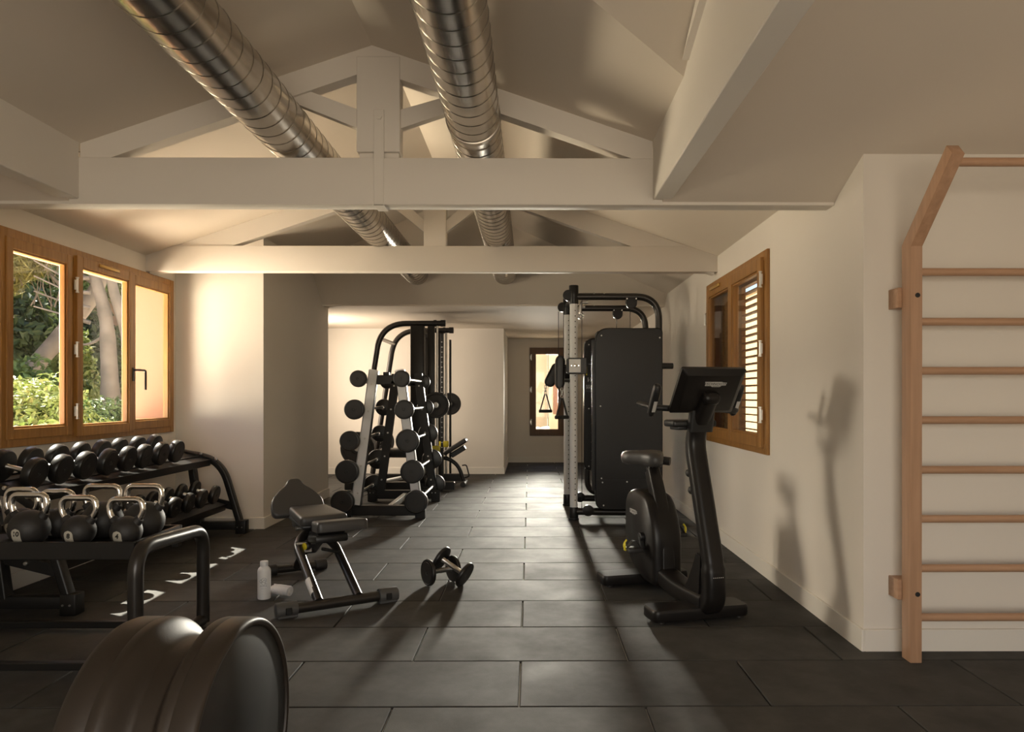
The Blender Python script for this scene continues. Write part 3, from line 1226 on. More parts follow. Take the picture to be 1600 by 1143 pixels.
# legs: one bent hoop and one straight tube
bm = B()
tube(bm, fillet([(-0.115, 0.0, 0.06), (-0.125, 0.50, 0.315), (0.02, 0.62, 0.375), (0.03, 0.80, 0.25), (0.0, 1.0, 0.05)], [0, 0.12, 0.09, 0.1, 0], 10), 0.0275, 20)
o = obj('leg', bm, M['tube'], t, 60)
bm = B()
cyl(bm, (-0.118, 0.06, 0.088), (-0.122, 0.17, 0.145), 0.0283, 20)
sl = obj('bare_sleeve', bm, M['silver'], o, 60)
sl['label'] = 'bare silvery sleeve on the left leg'
bm = B()
tube(bm, fillet([(0.115, 0.0, 0.06), (0.105, 0.46, 0.295), (0.02, 0.60, 0.35)], [0, 0.08, 0]), 0.0265, 20)
obj('leg', bm, M['tube'], t, 60)
# adjustment mechanism
bm = B()
box(bm, (0.0, 0.55, 0.30), (0.09, 0.30, 0.075), Matrix.Rotation(R(-28), 3, 'X'), 0.01, 2)
box(bm, (0.0, 0.46, 0.365), (0.07, 0.42, 0.03), Matrix.Rotation(R(-8), 3, 'X'), 0.006, 1)
box(bm, (0.02, 0.30, 0.36), (0.20, 0.20, 0.05), Matrix.Rotation(R(-8), 3, 'X'), 0.015, 2)
cyl(bm, (-0.02, 0.58, 0.36), (0.02, 0.86, 0.39), 0.018, 12)
obj('adjuster_housing', bm, M['black'], t)
bm = B()
cyl(bm, (-0.14, 0.44, 0.315), (0.06, 0.44, 0.315), 0.012, 14)
cyl(bm, (-0.05, 0.42, 0.32), (-0.05, 0.36, 0.38), 0.006, 10)
cyl(bm, (-0.11, 0.56, 0.39), (0.03, 0.56, 0.39), 0.013, 12)
for k in range(5):
    box(bm, (-0.06, 0.47 + 0.022 * k, 0.262 - 0.0 * k), (0.05, 0.008, 0.022))
o = obj('adjuster_rod', bm, M['steel'], t)
o['label'] = 'bright steel adjuster pins'
bm = B()
lathe(bm, [(0, 0), (0.022, 0), (0.026, 0.008), (0.026, 0.022), (0.02, 0.03), (0, 0.03)], axis_m((-0.06, 0.42, 0.30), (-1, -0.3, 0)), 20)
o = obj('adjuster_knob', bm, M['plast2'], t)
bm = B()
lathe(bm, [(0, 0), (0.022, 0), (0.022, 0.006), (0, 0.006)], axis_m((-0.09, 0.41, 0.30), (-1, -0.3, 0)), 20)
k_ = obj('knob_ring', bm, M['yellow'], o)
k_['label'] = 'yellow ring on the knob'
# pull lever at the front of the seat
bm = B()
tube(bm, [(-0.02, 0.28, 0.30), (0.06, 0.17, 0.29)], 0.010, 12)
obj('lever', bm, M['plast2'], t)


def pad(name, outline, z, th, tiltx=0.0, origin=(0, 0), parent=None, dish=0.0):
    """outline in local xy; rounded cushion with board beneath"""
    bm = B()
    n = len(outline)
    cx = sum(p[0] for p in outline) / n
    cy = sum(p[1] for p in outline) / n
    levels = [(0.985, 0.0), (1.0, 0.006), (1.0, th - 0.018), (0.985, th - 0.008), (0.955, th - 0.002), (0.90, th), (0.6, th - dish * 0.6), (0.3, th - dish)]
    rot = Matrix.Rotation(tiltx, 4, 'X')
    rings = []
    for k, zz in levels:
        rings.append([V((origin[0], origin[1], z)) + rot @ V((cx + (x - cx) * k, cy + (y - cy) * k, zz)) for x, y in outline])
    loft(bm, rings, True)
    return obj(name, bm, M['vinyl'], parent, 50)


def rpoly(pts, rad, n=5):
    q = pts + [pts[0], pts[1]]
    out = []
    for i in range(1, len(pts) + 1):
        f = fillet([V((*q[i - 1], 0)), V((*q[i], 0)), V((*q[i + 1], 0))], rad, n)
        out += [(p.x, p.y) for p in f[1:-1]]
    return out


seat = rpoly([(-0.145, -0.10), (0.165, -0.10), (0.15, 0.13), (-0.125, 0.13)], 0.03)
p = pad('seat_pad', seat, 0.415, 0.062, R(-6), (0.055, 0.222), t)
bm = B()
prism3(bm, [(-0.06, 0.20, 0.435), (-0.06, 0.40, 0.435), (-0.06, 0.36, 0.35), (-0.06, 0.26, 0.345)], (0.16, 0, 0))
obj('seat_bracket', bm, M['plast'], t)
back = rpoly([(-0.14, -0.17), (0.155, -0.17), (0.12, 0.24), (-0.12, 0.24)], 0.03)
pad('middle_pad', back, 0.437, 0.055, R(2), (0.015, 0.545), t)
bm = B()
box(bm, (0.010, 0.58, 0.424), (0.24, 0.38, 0.022), Matrix.Rotation(R(2), 3, 'X'), 0.008, 2)
box(bm, (-0.03, 0.66, 0.40), (0.14, 0.12, 0.05), None, 0.012, 2)
obj('pad_board', bm, M['plast2'], t)
# raised end pad with a tapered head
hp = rpoly([(-0.155, 0.0), (0.165, 0.0), (0.17, 0.09), (0.105, 0.155), (0.055, 0.185), (0.035, 0.225), (-0.035, 0.225), (-0.055, 0.185), (-0.095, 0.16), (-0.155, 0.10)], 0.035, 5)
hp = [(x * 1.07, y * 1.2) for x, y in hp]
pad('raised_back_pad', hp, 0.408, 0.05, R(60), (-0.03, 0.862), t)

# ================================================================== BOTTLE + TOWEL
t = thing('water_bottle', 'white metal water bottle with a grey line emblem standing beside the bench', 'bottle', (-1.613, 4.44, 0), R(12))
bm = B()
r_ = 0.0385
lathe(bm, [(0, 0), (r_ - 0.004, 0), (r_ - 0.001, 0.0015), (r_, 0.006), (r_, 0.168), (r_ - 0.002, 0.178), (r_ - 0.007, 0.187), (r_ - 0.014, 0.1935), (0.0225, 0.196), (0.0215, 0.200), (0, 0.200)], None, 40)
obj('bottle_body', bm, M['white'], t, 40)
bm = B()
lathe(bm, [(0, 0.1985), (0.0225, 0.1985), (0.0235, 0.2), (0.0235, 0.224), (0.022, 0.227), (0, 0.2275)], None, 32)
obj('cap', bm, M['white'], t, 40)


def on_cyl(p, r):
    a = p[0] / r
    return V((r * math.sin(a), -r * math.cos(a), p[1]))


def stroke(bm, pts, r, w_=0.0010):
    path = [on_cyl(p, r) for p in pts]
    tube(bm, path, w_, 5)


bm = B()


def arc(cx, cz, rr, a0, a1, n=16):
    return [(cx + rr * math.cos(R(a0 + (a1 - a0) * k / n)), cz + rr * math.sin(R(a0 + (a1 - a0) * k / n))) for k in range(n + 1)]


rr_ = r_ + 0.0002
stroke(bm, arc(0.004, 0.117, 0.0145, -60, 200), rr_)
stroke(bm, arc(-0.012, 0.113, 0.010, 60, 300), rr_)
stroke(bm, arc(0.002, 0.101, 0.0105, 130, 390), rr_)
stroke(bm, arc(0.006, 0.115, 0.007, -90, 150), rr_)
stroke(bm, [(-0.016, 0.121), (-0.008, 0.112), (0.002, 0.106), (0.012, 0.098), (0.021, 0.094)], rr_)
stroke(bm, [(-0.018, 0.104), (-0.009, 0.107), (0.0, 0.116), (0.010, 0.120)], rr_)
obj('emblem', bm, M['grey'], t, 60)
bm = B()
for k in range(9):
    x = -0.018 + 0.0045 * k
    stroke(bm, [(x, 0.0805), (x, 0.0875)], rr_, 0.0008)
    if k % 2 == 0:
        stroke(bm, [(x, 0.0875), (x + 0.0025, 0.0875)], rr_, 0.0005)
        stroke(bm, [(x, 0.0805), (x + 0.0025, 0.0805)], rr_, 0.0005)
stroke(bm, [(-0.016 + 0.002 * i, 0.068) for i in range(17)], rr_, 0.0005)
obj('lettering', bm, M['grey'], t, 60)

t = thing('rolled_towel', 'small white rolled towel lying against the bottle', 'towel', (-1.53, 4.50, 0.034), R(-22))
bm = B()
pr_ = []
n = 96
turns = 3.2
outer = []
inner = []
for k in range(n + 1):
    a = 2 * PI * turns * k / n
    r0 = 0.006 + (0.034 - 0.006) * k / n
    outer.append((r0, a))
rings = []
N = 10
for j in range(N + 1):
    x = -0.065 + 0.13 * j / N
    sc = 1.0 - 0.05 * abs(j / N - 0.5) * 2 + 0.015 * math.sin(j * 2.1)
    ring_ = [V((x, sc * r0 * math.cos(a), sc * r0 * math.sin(a))) for r0, a in outer]
    ring_ += [V((x, sc * (r0 - 0.0075) * math.cos(a), sc * (r0 - 0.0075) * math.sin(a))) for r0, a in reversed(outer)]
    rings.append(ring_)
loft(bm, rings, True)
obj('towel_roll', bm, M['towel'], t, 60)

# ================================================================== BARBELL A-FRAME RACK
t = thing('barbell_rack', 'silver and black A-frame rack holding ten fixed barbells', 'rack', (-1.48, 7.95, 0))
OX, OY = -1.48, 7.95
YN, YFAR = 7.36 - OY, 8.55 - OY
legs = {}
for yy in (YN, YFAR):
    bm = B()
    bx(bm, -0.36, 0.38, yy - 0.035, yy + 0.035, 0.03, 0.13, 0.005, 1)
    fr = obj('base_bar', bm, M['black'], t)
    for s in (-1, 1):
        bm = B()
        xx = s * 0.37 + 0.01
        bx(bm, xx - 0.05, xx + 0.05, yy - 0.05, yy + 0.05, 0.0, 0.14, 0.005, 1)
        obj('foot', bm, M['black'], fr)
    bm = B()
    for xx in (0.34, 0.38, -0.34, -0.38):
        cyl(bm, (xx, yy - 0.056, 0.105), (xx, yy - 0.049, 0.105), 0.006, 10)
    obj('bolt', bm, M['steel'], fr)
    bm = B()
    bx(bm, -0.10, 0.17, yy - 0.02, yy + 0.03, 1.345, 1.44, 0.005, 1)
    bx(bm, 0.005, 0.065, yy - 0.02, yy + 0.03, 1.44, 1.47, 0.003, 1)
    obj('top_bar', bm, M['black'], fr)
    for s, xt, xb in ((-1, -0.085, -0.265), (1, 0.17, 0.345)):
        bm = B()
        top, bot = V((xt, yy - 0.005, 1.485)), V((xb, yy - 0.005, 0.12))
        sweep(bm, [bot, top], [(-0.045, -0.034), (0.045, -0.034), (0.045, 0.03), (-0.045, 0.03)], up=(0, -1, 0))
        lg = obj('leg', bm, M['black'], t, 30)
        bm = B()
        sweep(bm, [bot + V((0, -0.036, 0.02)), top + V((0, -0.036, 0.01))], rrect(0.082, 0.006, 0.002, 1), up=(0, -1, 0))
        # flange on the outer side
        side = V((s * 0.048, 0, 0))
        sweep(bm, [bot + side + V((0, 0, 0.02)), top + side + V((0, 0, 0.01))], rrect(0.004, 0.066, 0.001, 1), up=(0, -1, 0))
        if yy == YN or s > 0:
            o = obj('face_plate', bm, M['silver'] if yy == YN else M['black'], lg, 30)
            if yy == YN:
                o['label'] = 'silver face of the leg'
        else:
            bm.free()
        bm = B()
        for k in range(5):
            f = 0.10 + 0.20 * k
            p = bot.lerp(top, f)
            cyl(bm, p + V((0, -0.046, 0)), p + V((0, -0.036, 0)), 0.010, 10)
        obj('bolt', bm, M['steel'], lg)
bm = B()
bx(bm, 0.0, 0.05, YN, YFAR, 0.04, 0.10, 0.004, 1)
obj('base_rail', bm, M['silver'], t)
bm = B()
bx(bm, 0.01, 0.06, YN, YFAR, 1.38, 1.44, 0.004, 1)
obj('top_rail', bm, M['black'], t)
lv = [(1.399, -1.69, 0.083, -1.264, 0.083), (1.096, -1.728, 0.099, -1.238, 0.096), (0.787, -1.773, 0.099, -1.206, 0.115), (0.484, -1.800, 0.116, -1.160, 0.116), (0.187, -1.846, 0.116, -1.122, 0.116)]
# cradles
bm = B()
for z, xl, rl, xr, rr in lv:
    for yy in (YN, YFAR):
        for s, x in ((-1, xl - OX), (1, xr - OX)):
            bx(bm, min(x, x - s * 0.13), max(x, x - s * 0.13), yy - 0.02, yy + 0.02, z - 0.045, z - 0.021)
            bx(bm, x + s * 0.012, x + s * 0.026, yy - 0.02, yy + 0.02, z - 0.045, z + 0.012)
obj('cradle', bm, M['black'], t)


def barbell(name, label, x, z, r, y0, y1, group, ms='steel'):
    b = thing(name, label, 'barbell', (x, y0, z), 0, group)
    L_ = y1 - y0
    for yy, s in ((0, -1), (L_, 1)):
        bm = B()
        lathe(bm, head_prof(r, 0.065), axis_m((0, yy + (0.065 if s < 0 else -0.065), 0), (0, s, 0)), 44)
        hd = obj('head', bm, M['head'], b, 30)
    bm = B()
    cyl(bm, (0, 0.06, 0), (0, L_ - 0.06, 0), 0.0155, 18)
    cyl(bm, (0, 0.06, 0), (0, 0.13, 0), 0.022, 18)
    cyl(bm, (0, L_ - 0.13, 0), (0, L_ - 0.06, 0), 0.022, 18)
    o = obj('bar', bm, M[ms], b)
    o['label'] = 'bare steel bar'
    return b


names = ['top', 'second', 'third', 'fourth', 'bottom']
for i, (z, xl, rl, xr, rr) in enumerate(lv):
    barbell('barbell', 'fixed barbell on the left side of the A-frame rack, %s level' % names[i], xl, z, rl, 7.17, 8.68, 'fixed barbells on the A-frame rack')
    barbell('barbell', 'fixed barbell on the right side of the A-frame rack, %s level' % names[i], xr, z, rr, 7.17, 8.68, 'fixed barbells on the A-frame rack')


# ================================================================== SMITH MACHINE
t = thing('smith_machine', 'tall black smith machine with arched tubes behind the barbell rack', 'fitness machine', (-1.5, 10.0, 0))
SX, SY = -1.5, 10.0


def LP(x, y, z):
    return V((x - SX, y - SY, z))


for Y in (9.5, 10.5):
    bm = B()
    tube(bm, fillet([LP(-2.26, Y, 0.12), LP(-1.935, Y, 2.17), LP(-1.12, Y, 2.175)], [0, 0.33, 0], 14), 0.0375, 20)
    ft = obj('arched_tube', bm, M['tube'], t, 60)
    bm = B()
    cyl(bm, LP(-1.16, Y, 2.175), LP(-1.10, Y, 2.175), 0.044, 20)
    cyl(bm, LP(-1.25, Y, 2.175), LP(-1.215, Y, 2.175), 0.044, 20)
    obj('tube_cap', bm, M['rubber'], ft)
    bm = B()
    bx(bm, -2.40 - SX, -0.98 - SX, Y - 0.045 - SY, Y + 0.045 - SY, 0.015, 0.115, 0.006, 1)
    obj('base_beam', bm, M['black'], t)
    bm = B()
    bx(bm, -1.545 - SX, -1.37 - SX, Y - 0.07 - SY, Y + 0.07 - SY, 0.1, 2.14, 0.012, 2)
    obj('tower', bm, M['black'], t)
    bm = B()
    bx(bm, -1.325 - SX, -1.24 - SX, Y - 0.05 - SY, Y + 0.05 - SY, 0.1, 2.14, 0.01, 2)
    obj('column', bm, M['black'], t)
    bm = B()
    cyl(bm, LP(-1.205, Y, 0.1), LP(-1.205, Y, 2.14), 0.016, 14)
    o = obj('guide_rod', bm, M['steel'], t)
    o['label'] = 'bright guide rod'
    bm = B()
    bx(bm, -1.175 - SX, -1.145 - SX, Y + 0.12 - SY, Y + 0.16 - SY, 0.1, 2.05, 0.003, 1)
    pk = obj('peg_strip', bm, M['black'], t)
    if Y < 10:
        bm = B()
        for k in range(22):
            z = 0.55 + k * 0.066
            bx(bm, -1.17 - SX, -1.15 - SX, Y + 0.114 - SY, Y + 0.122 - SY, z, z + 0.009)
        o = obj('peg', bm, M['steel'], pk, 0)
    bm = B()
    bx(bm, -1.30 - SX, -1.17 - SX, Y - 0.06 - SY, Y + 0.04 - SY, 0.50, 0.585, 0.008, 2)
    o = obj('safety_stop', bm, M['yellow'], t)
    o['label'] = 'yellow safety stop'
bm = B()
cyl(bm, LP(-1.955, 9.5, 1.98), LP(-1.955, 10.5, 1.98), 0.026, 16)
obj('cross_tube', bm, M['steel'], t)
bm = B()
bx(bm, -2.36 - SX, -2.27 - SX, -0.5, 0.5, 0.02, 0.11, 0.005, 1)
bx(bm, -1.52 - SX, -1.42 - SX, -0.5, 0.5, 0.03, 0.10, 0.005, 1)
bx(bm, -1.5 - SX, -1.4 - SX, -0.5, 0.5, 2.06, 2.14, 0.005, 1)
obj('base_cross_beam', bm, M['black'], t)
bm = B()
for Y, s in ((9.5, -1), (10.5, 1)):
    cyl(bm, LP(-2.2, Y, 0.56), LP(-2.2, Y + s * 0.24, 0.56), 0.022, 14)
obj('plate_horn', bm, M['steel'], t)

PP = 'weight plates on the smith machine'


def plate(label, x, y, z, r, th=0.035, n=1, zt=0.56):
    p = thing('weight_plate', label, 'weight plate', (x, y, z), 0, PP)
    bm = B()
    lathe(bm, [(0.026, -th / 2), (r * 0.32, -th / 2), (r * 0.36, -th / 2 + 0.008), (r * 0.80, -th / 2 + 0.008), (r * 0.84, -th / 2), (r - 0.006, -th / 2), (r, -th / 2 + 0.006), (r, th / 2 - 0.006), (r - 0.006, th / 2), (r * 0.84, th / 2), (r * 0.80, th / 2 - 0.008), (r * 0.36, th / 2 - 0.008), (r * 0.32, th / 2), (0.026, th / 2)], axis_m((0, 0, 0), (0, 1, 0)), 48)
    obj('disc', bm, M['rubber'], p, 40)
    bm = B()
    lathe(bm, [(0.025, -th / 2 - 0.002), (0.034, -th / 2 - 0.002), (0.034, th / 2 + 0.002), (0.025, th / 2 + 0.002)], axis_m((0, 0, 0), (0, 1, 0)), 24)
    obj('hub', bm, M['steel'], p)


plate('black weight plate on the near end of the racked bar', -1.185, 9.22, 1.115, 0.165)
plate('black weight plate on the far end of the racked bar', -1.185, 10.80, 1.115, 0.165)
plate('large black plate stored low on the near side of the smith machine', -2.2, 9.32, 0.56, 0.215)
plate('large black plate stored low on the far side of the smith machine', -2.2, 10.68, 0.56, 0.215)
b = thing('olympic_bar', 'long steel bar racked across the smith machine', 'barbell', (-1.185, 10.0, 1.115))
bm = B()
cyl(bm, (0, -0.9, 0), (0, 0.9, 0), 0.0145, 16)
obj('shaft', bm, M['steel'], b)
bm = B()
for s in (-1, 1):
    cyl(bm, (0, s * 0.60, 0), (0, s * 0.93, 0), 0.024, 18)
    cyl(bm, (0, s * 0.46, 0), (0, s * 0.54, 0), 0.035, 18)
obj('sleeve', bm, M['steel'], b)

# bench inside the smith machine
t = thing('weight_bench', 'black incline bench standing inside the smith machine', 'bench', (-1.4, 10.0, 0))
bm = B()
box(bm, (-0.44, 0, 0.485), (0.40, 0.27, 0.06), None, 0.018, 3)
obj('seat_pad', bm, M['vinyl'], t)
bm = B()
box(bm, (-0.10, 0, 0.475), (0.24, 0.27, 0.05), None, 0.018, 3)
box(bm, (0.38, 0, 0.54), (0.36, 0.27, 0.065), Matrix.Rotation(R(-32), 3, 'Y'), 0.024, 3)
obj('back_pad', bm, M['vinyl'], t)
bm = B()
bx(bm, -0.6, 0.2, -0.035, 0.035, 0.39, 0.45, 0.006, 1)
box(bm, (0.42, 0, 0.475), (0.22, 0.16, 0.07), Matrix.Rotation(R(-32), 3, 'Y'), 0.01, 1)
obj('backrest_bracket', bm, M['plast2'], t)
bm = B()
sweep(bm, fillet([(-0.02, 0, 0.33), (0.24, 0, 0.40), (0.42, 0, 0.29), (0.50, 0, 0.05)], [0, 0.12, 0.12, 0]), rrect(0.05, 0.075, 0.02), up=(0, 1, 0))
o = obj('curved_leg', bm, M['black'], t, 50)
bm = B()
tube(bm, fillet([(0.47, 0, 0.28), (0.53, 0, 0.29), (0.57, 0, 0.13), (0.50, 0, 0.11)], 0.03), 0.009, 10)
obj('grab_handle', bm, M['black'], t, 50)
bm = B()
cyl(bm, (0.5, -0.2, 0.04), (0.5, 0.2, 0.04), 0.037, 18)
cyl(bm, (-0.62, -0.22, 0.035), (-0.62, 0.22, 0.035), 0.03, 18)
obj('foot_tube', bm, M['rubber'], t)
bm = B()
tube(bm, [(-0.6, 0, 0.06), (-0.05, 0, 0.18), (0.05, 0, 0.42)], 0.028, 14)
o = obj('base_tube', bm, M['silver'], t, 60)


# ================================================================== CABLE MACHINE
t = thing('cable_machine', 'tall dark cable machine with silver perforated columns and enclosed weight stacks', 'fitness machine', (0.95, 7.7, 0))
CX, CY = 0.95, 7.7


def CP(x, y, z):
    return V((x - CX, y - CY, z))


for Y, xc, xr_ in ((7.24, 0.435, 1.28), (8.20, 0.42, 1.30)):
    bm = B()
    sweep(bm, [CP(xc, Y, 0.12), CP(xc, Y, 2.15)], rrect(0.078, 0.078, 0.034, 6), up=(0, 1, 0))
    col = obj('column', bm, M['silver'], t, 50)
    col['label'] = 'silver perforated column'
    bm = B()
    for k in range(36):
        z = 0.2 + k * 0.0535
        cyl(bm, CP(xc + 0.012, Y - 0.0395, z), CP(xc + 0.012, Y - 0.0375, z), 0.006, 8)
    obj('column_hole', bm, M['ink'], col)
    bm = B()
    cyl(bm, CP(xc, Y, 2.14), CP(xc, Y, 2.325), 0.047, 24, 0.004)
    obj('column_cap', bm, M['black'], col)
    bm = B()
    cyl(bm, CP(xc, Y, 0.0), CP(xc, Y, 0.13), 0.045, 24, 0.004)
    cyl(bm, CP(xc, Y, 0.0), CP(xc, Y, 0.022), 0.052, 24, 0.004)
    obj('column_foot', bm, M['black'], col)
    bm = B()
    tube(bm, fillet([CP(xc, Y, 2.215), CP(xr_, Y, 2.215), CP(xr_, Y, 0.03)], [0, 0.23, 0], 14), 0.034, 20, up=(0, 1, 0))
    arm = obj('top_tube', bm, M['tube'], t, 60)
    bm = B()
    lathe(bm, [(0, 0), (0.048, 0), (0.054, 0.006), (0.054, 0.05), (0.048, 0.056), (0, 0.056)], axis_m(CP(xc - 0.055, Y + 0.02, 2.225), (0, -1, 0)), 28)
    pl_ = obj('pulley_cover', bm, M['plast'], arm)
    bm = B()
    xq = xc + 0.57 if Y < 8 else xc + 0.565
    lathe(bm, [(0, 0), (0.048, 0), (0.054, 0.006), (0.054, 0.05), (0.048, 0.056), (0, 0.056)], axis_m(CP(xq, Y + 0.02, 2.145), (0, -1, 0)), 28)
    bx(bm, xq - 0.054 - CX, xq + 0.054 - CX, Y - 0.035 - CY, Y + 0.02 - CY, 2.15, 2.20)
    obj('pulley_cover', bm, M['plast'], arm)
    bm = B()
    for xx in (xq - 0.045, xq + 0.045):
        cyl(bm, CP(xx, Y - 0.045, 2.19), CP(xx, Y - 0.035, 2.19), 0.007, 10)
    for xx in (xc + 0.2, xc + 0.3):
        cyl(bm, CP(xx, Y - 0.02, 2.243), CP(xx, Y - 0.03, 2.25), 0.007, 10)
    obj('bolt', bm, M['steel'], arm)
    bm = B()
    cyl(bm, CP(xc, Y, 0.085), CP(xr_ + 0.02, Y, 0.075), 0.036, 18)
    bs = obj('base_tube', bm, M['tube'], t, 60)
    bm = B()
    lathe(bm, [(0, 0), (0.05, 0), (0.055, 0.006), (0.055, 0.05), (0, 0.056)], axis_m(CP(xc + 0.14, Y - 0.01, 0.10), (0, -1, 0)), 28)
    obj('pulley_cover', bm, M['plast'], bs)
    bm = B()
    for xx in (xc - 0.10, xq - 0.01, xc + 0.08):
        y_ = Y if xx > xc else Y
        cyl(bm, CP(xx, y_, 1.85 if xx == xq - 0.01 else (0.1 if xx > xc else 1.6)), CP(xx, y_, 2.18), 0.0035, 6)
    obj('cable', bm, M['ink'], t)

# weight stack towers: rounded side panels
def tower(y0, y1, x0, x1, z0, z1, name, split=None):
    def outline(e=0.0):
        return [(p[0], p[1]) for p in rpoly2([(x0 + e - CX, z0 + e), (x1 - e - CX, z0 + e), (x1 - e - CX, z1 - e), (x0 + e - CX, z1 - e)], [0.10, 0.04, 0.05, 0.13])]
    bm = B()
    ol = outline()
    oi = outline(0.008)
    rings = [[V((x, y0 - CY, z)) for x, z in oi], [V((x, y0 + 0.008 - CY, z)) for x, z in ol], [V((x, y1 - 0.008 - CY, z)) for x, z in ol], [V((x, y1 - CY, z)) for x, z in oi]]
    loft(bm, rings, True)
    return obj(name, bm, M['plast'], t, 30)


def rpoly2(pts, rads, n=8):
    q = [pts[-1]] + pts + [pts[0]]
    out = []
    for i in range(1, len(pts) + 1):
        f = fillet([V((*q[i - 1], 0)), V((*q[i], 0)), V((*q[i + 1], 0))], rads[i - 1], n)
        out += [(p.x, p.y) for p in f[1:-1]]
    return out


tw = tower(7.13, 7.19, 0.64, 1.30, 0.115, 1.895, 'side_panel')
bm = B()
bx(bm, 0.66 - CX, 1.295 - CX, 7.188 - CY, 7.40 - CY, 0.16, 1.87, 0.01, 1)
obj('stack_housing', bm, M['plast2'], tw)
bm = B()
bx(bm, 0.655 - CX, 1.29 - CX, 7.128 - CY, 7.131 - CY, 0.408, 0.414)
obj('panel_joint', bm, M['ink'], tw)
bm = B()
for (x, z) in ((0.70, 1.82), (1.27, 1.80), (0.69, 1.13), (0.70, 0.425), (0.71, 0.385), (0.95, 0.39), (0.72, 0.16), (1.25, 0.16)):
    cyl(bm, CP(x, 7.124, z), CP(x, 7.133, z), 0.0075, 12, 0.002)
o = obj('screw', bm, M['steel'], tw)
bm = B()
bx(bm, 0.612 - CX, 0.660 - CX, 7.20 - CY, 7.22 - CY, 0.30, 1.78)
for k in range(14):
    bx(bm, 0.606 - CX, 0.640 - CX, 7.215 - CY, 7.235 - CY, 0.5 + 0.09 * k, 0.505 + 0.09 * k)
obj('front_strip', bm, M['plast'], tw)
tw2 = tower(8.10, 8.16, 0.60, 1.27, 0.40, 1.875, 'side_panel')
bm = B()
bx(bm, 0.62 - CX, 1.25 - CX, 8.158 - CY, 8.36 - CY, 0.42, 1.85, 0.01, 1)
obj('stack_housing', bm, M['plast2'], tw2)
bm = B()
for (x, z) in ((0.655, 1.80), (0.655, 1.09), (0.655, 0.45)):
    cyl(bm, CP(x, 8.094, z), CP(x, 8.103, z), 0.0075, 12, 0.002)
obj('screw', bm, M['steel'], tw2)
# instruction placard
bm = B()
bx(bm, 0.612 - CX, 0.70 - CX, 8.096 - CY, 8.101 - CY, 1.27, 1.60, 0.002, 1)
plc = obj('placard', bm, M['plast2'], tw2)
bm = B()
bx(bm, 0.622 - CX, 0.634 - CX, 8.092 - CY, 8.096 - CY, 1.46, 1.56)
o = obj('placard_mark', bm, M['yellow'], plc, 0)
o['label'] = 'yellow strip on the placard'
bm = B()
random.seed(3)
for (cx_, cz_) in ((0.645, 1.41), (0.675, 1.41), (0.632, 1.33), (0.655, 1.33), (0.68, 1.325)):
    cyl(bm, CP(cx_, 8.092, cz_ + 0.018), CP(cx_, 8.096, cz_ + 0.018), 0.006, 10)
    bx(bm, cx_ - 0.003 - CX, cx_ + 0.003 - CX, 8.092 - CY, 8.096 - CY, cz_ - 0.02, cz_ + 0.012)
    box(bm, CP(cx_ + 0.006, 8.094, cz_ - 0.01), (0.004, 0.004, 0.03), Matrix.Rotation(R(25), 3, 'Y'))
for k in range(4):
    bx(bm, 0.622 - CX, 0.69 - CX, 8.092 - CY, 8.096 - CY, 1.285 - 0.0 + 0.006 * k * 0 + 0.0, 1.287)
    bx(bm, 0.65 - CX, 0.69 - CX, 8.092 - CY, 8.096 - CY, 1.58, 1.584)
obj('placard_figures', bm, M['badge'], plc, 0)
bm = B()
tube(bm, fillet([CP(0.645, 8.2, 0.42), CP(0.645, 8.2, 0.16), CP(0.90, 8.2, 0.12)], [0, 0.15, 0], 10), 0.033, 16)
obj('frame_bend', bm, M['tube'], t, 60)
# links between the two sides
bm = B()
cyl(bm, CP(0.435, 7.24, 2.23), CP(0.42, 8.2, 2.24), 0.028, 16)
cyl(bm, CP(1.28, 7.24, 0.075), CP(1.30, 8.2, 0.075), 0.032, 16)
obj('link_tube', bm, M['tube'], t, 60)
bm = B()
tube(bm, fillet([CP(0.60, 7.55, 2.20), CP(0.53, 7.55, 2.20), CP(0.52, 7.55, 2.08), CP(0.56, 7.55, 2.06)], 0.06, 8), 0.017, 14)
tube(bm, fillet([CP(0.60, 7.95, 2.20), CP(0.53, 7.95, 2.20), CP(0.52, 7.95, 2.10), CP(0.56, 7.95, 2.08)], 0.06, 8), 0.017, 14)
o = obj('pull_up_grip', bm, M['steel'], t, 60)
bm = B()
cyl(bm, CP(1.30, 7.30, 1.53), CP(1.435, 7.30, 1.53), 0.030, 18, 0.008)
obj('storage_peg', bm, M['rubber'], t, 60)
# wheels / rear feet
bm = B()
for yy in (7.24, 8.2):
    cyl(bm, CP(1.30, yy - 0.03, 0.04), CP(1.30, yy + 0.03, 0.04), 0.04, 18, 0.005)
    cyl(bm, CP(1.40, yy - 0.12, 0.03), CP(1.40, yy - 0.06, 0.03), 0.03, 18, 0.005)
    bx(bm, 1.27 - CX, 1.42 - CX, yy - 0.11 - CY, yy - 0.0 - CY, 0.03, 0.06)
obj('rear_foot', bm, M['rubber'], t)
# carriage on the near column
def rsweep(bm, a, b, w_):
    fr_ = [0, 0.03, 0.08, 0.16, 0.84, 0.92, 0.97, 1]
    k_ = [0.3, 0.62, 0.84, 1, 1, 0.84, 0.62, 0.3]
    sweep(bm, [a.lerp(b, f) for f in fr_], rrect(w_, 0.055, 0.026, 5), up=(0, 1, 0), scales=[(k, 1) for k in k_])


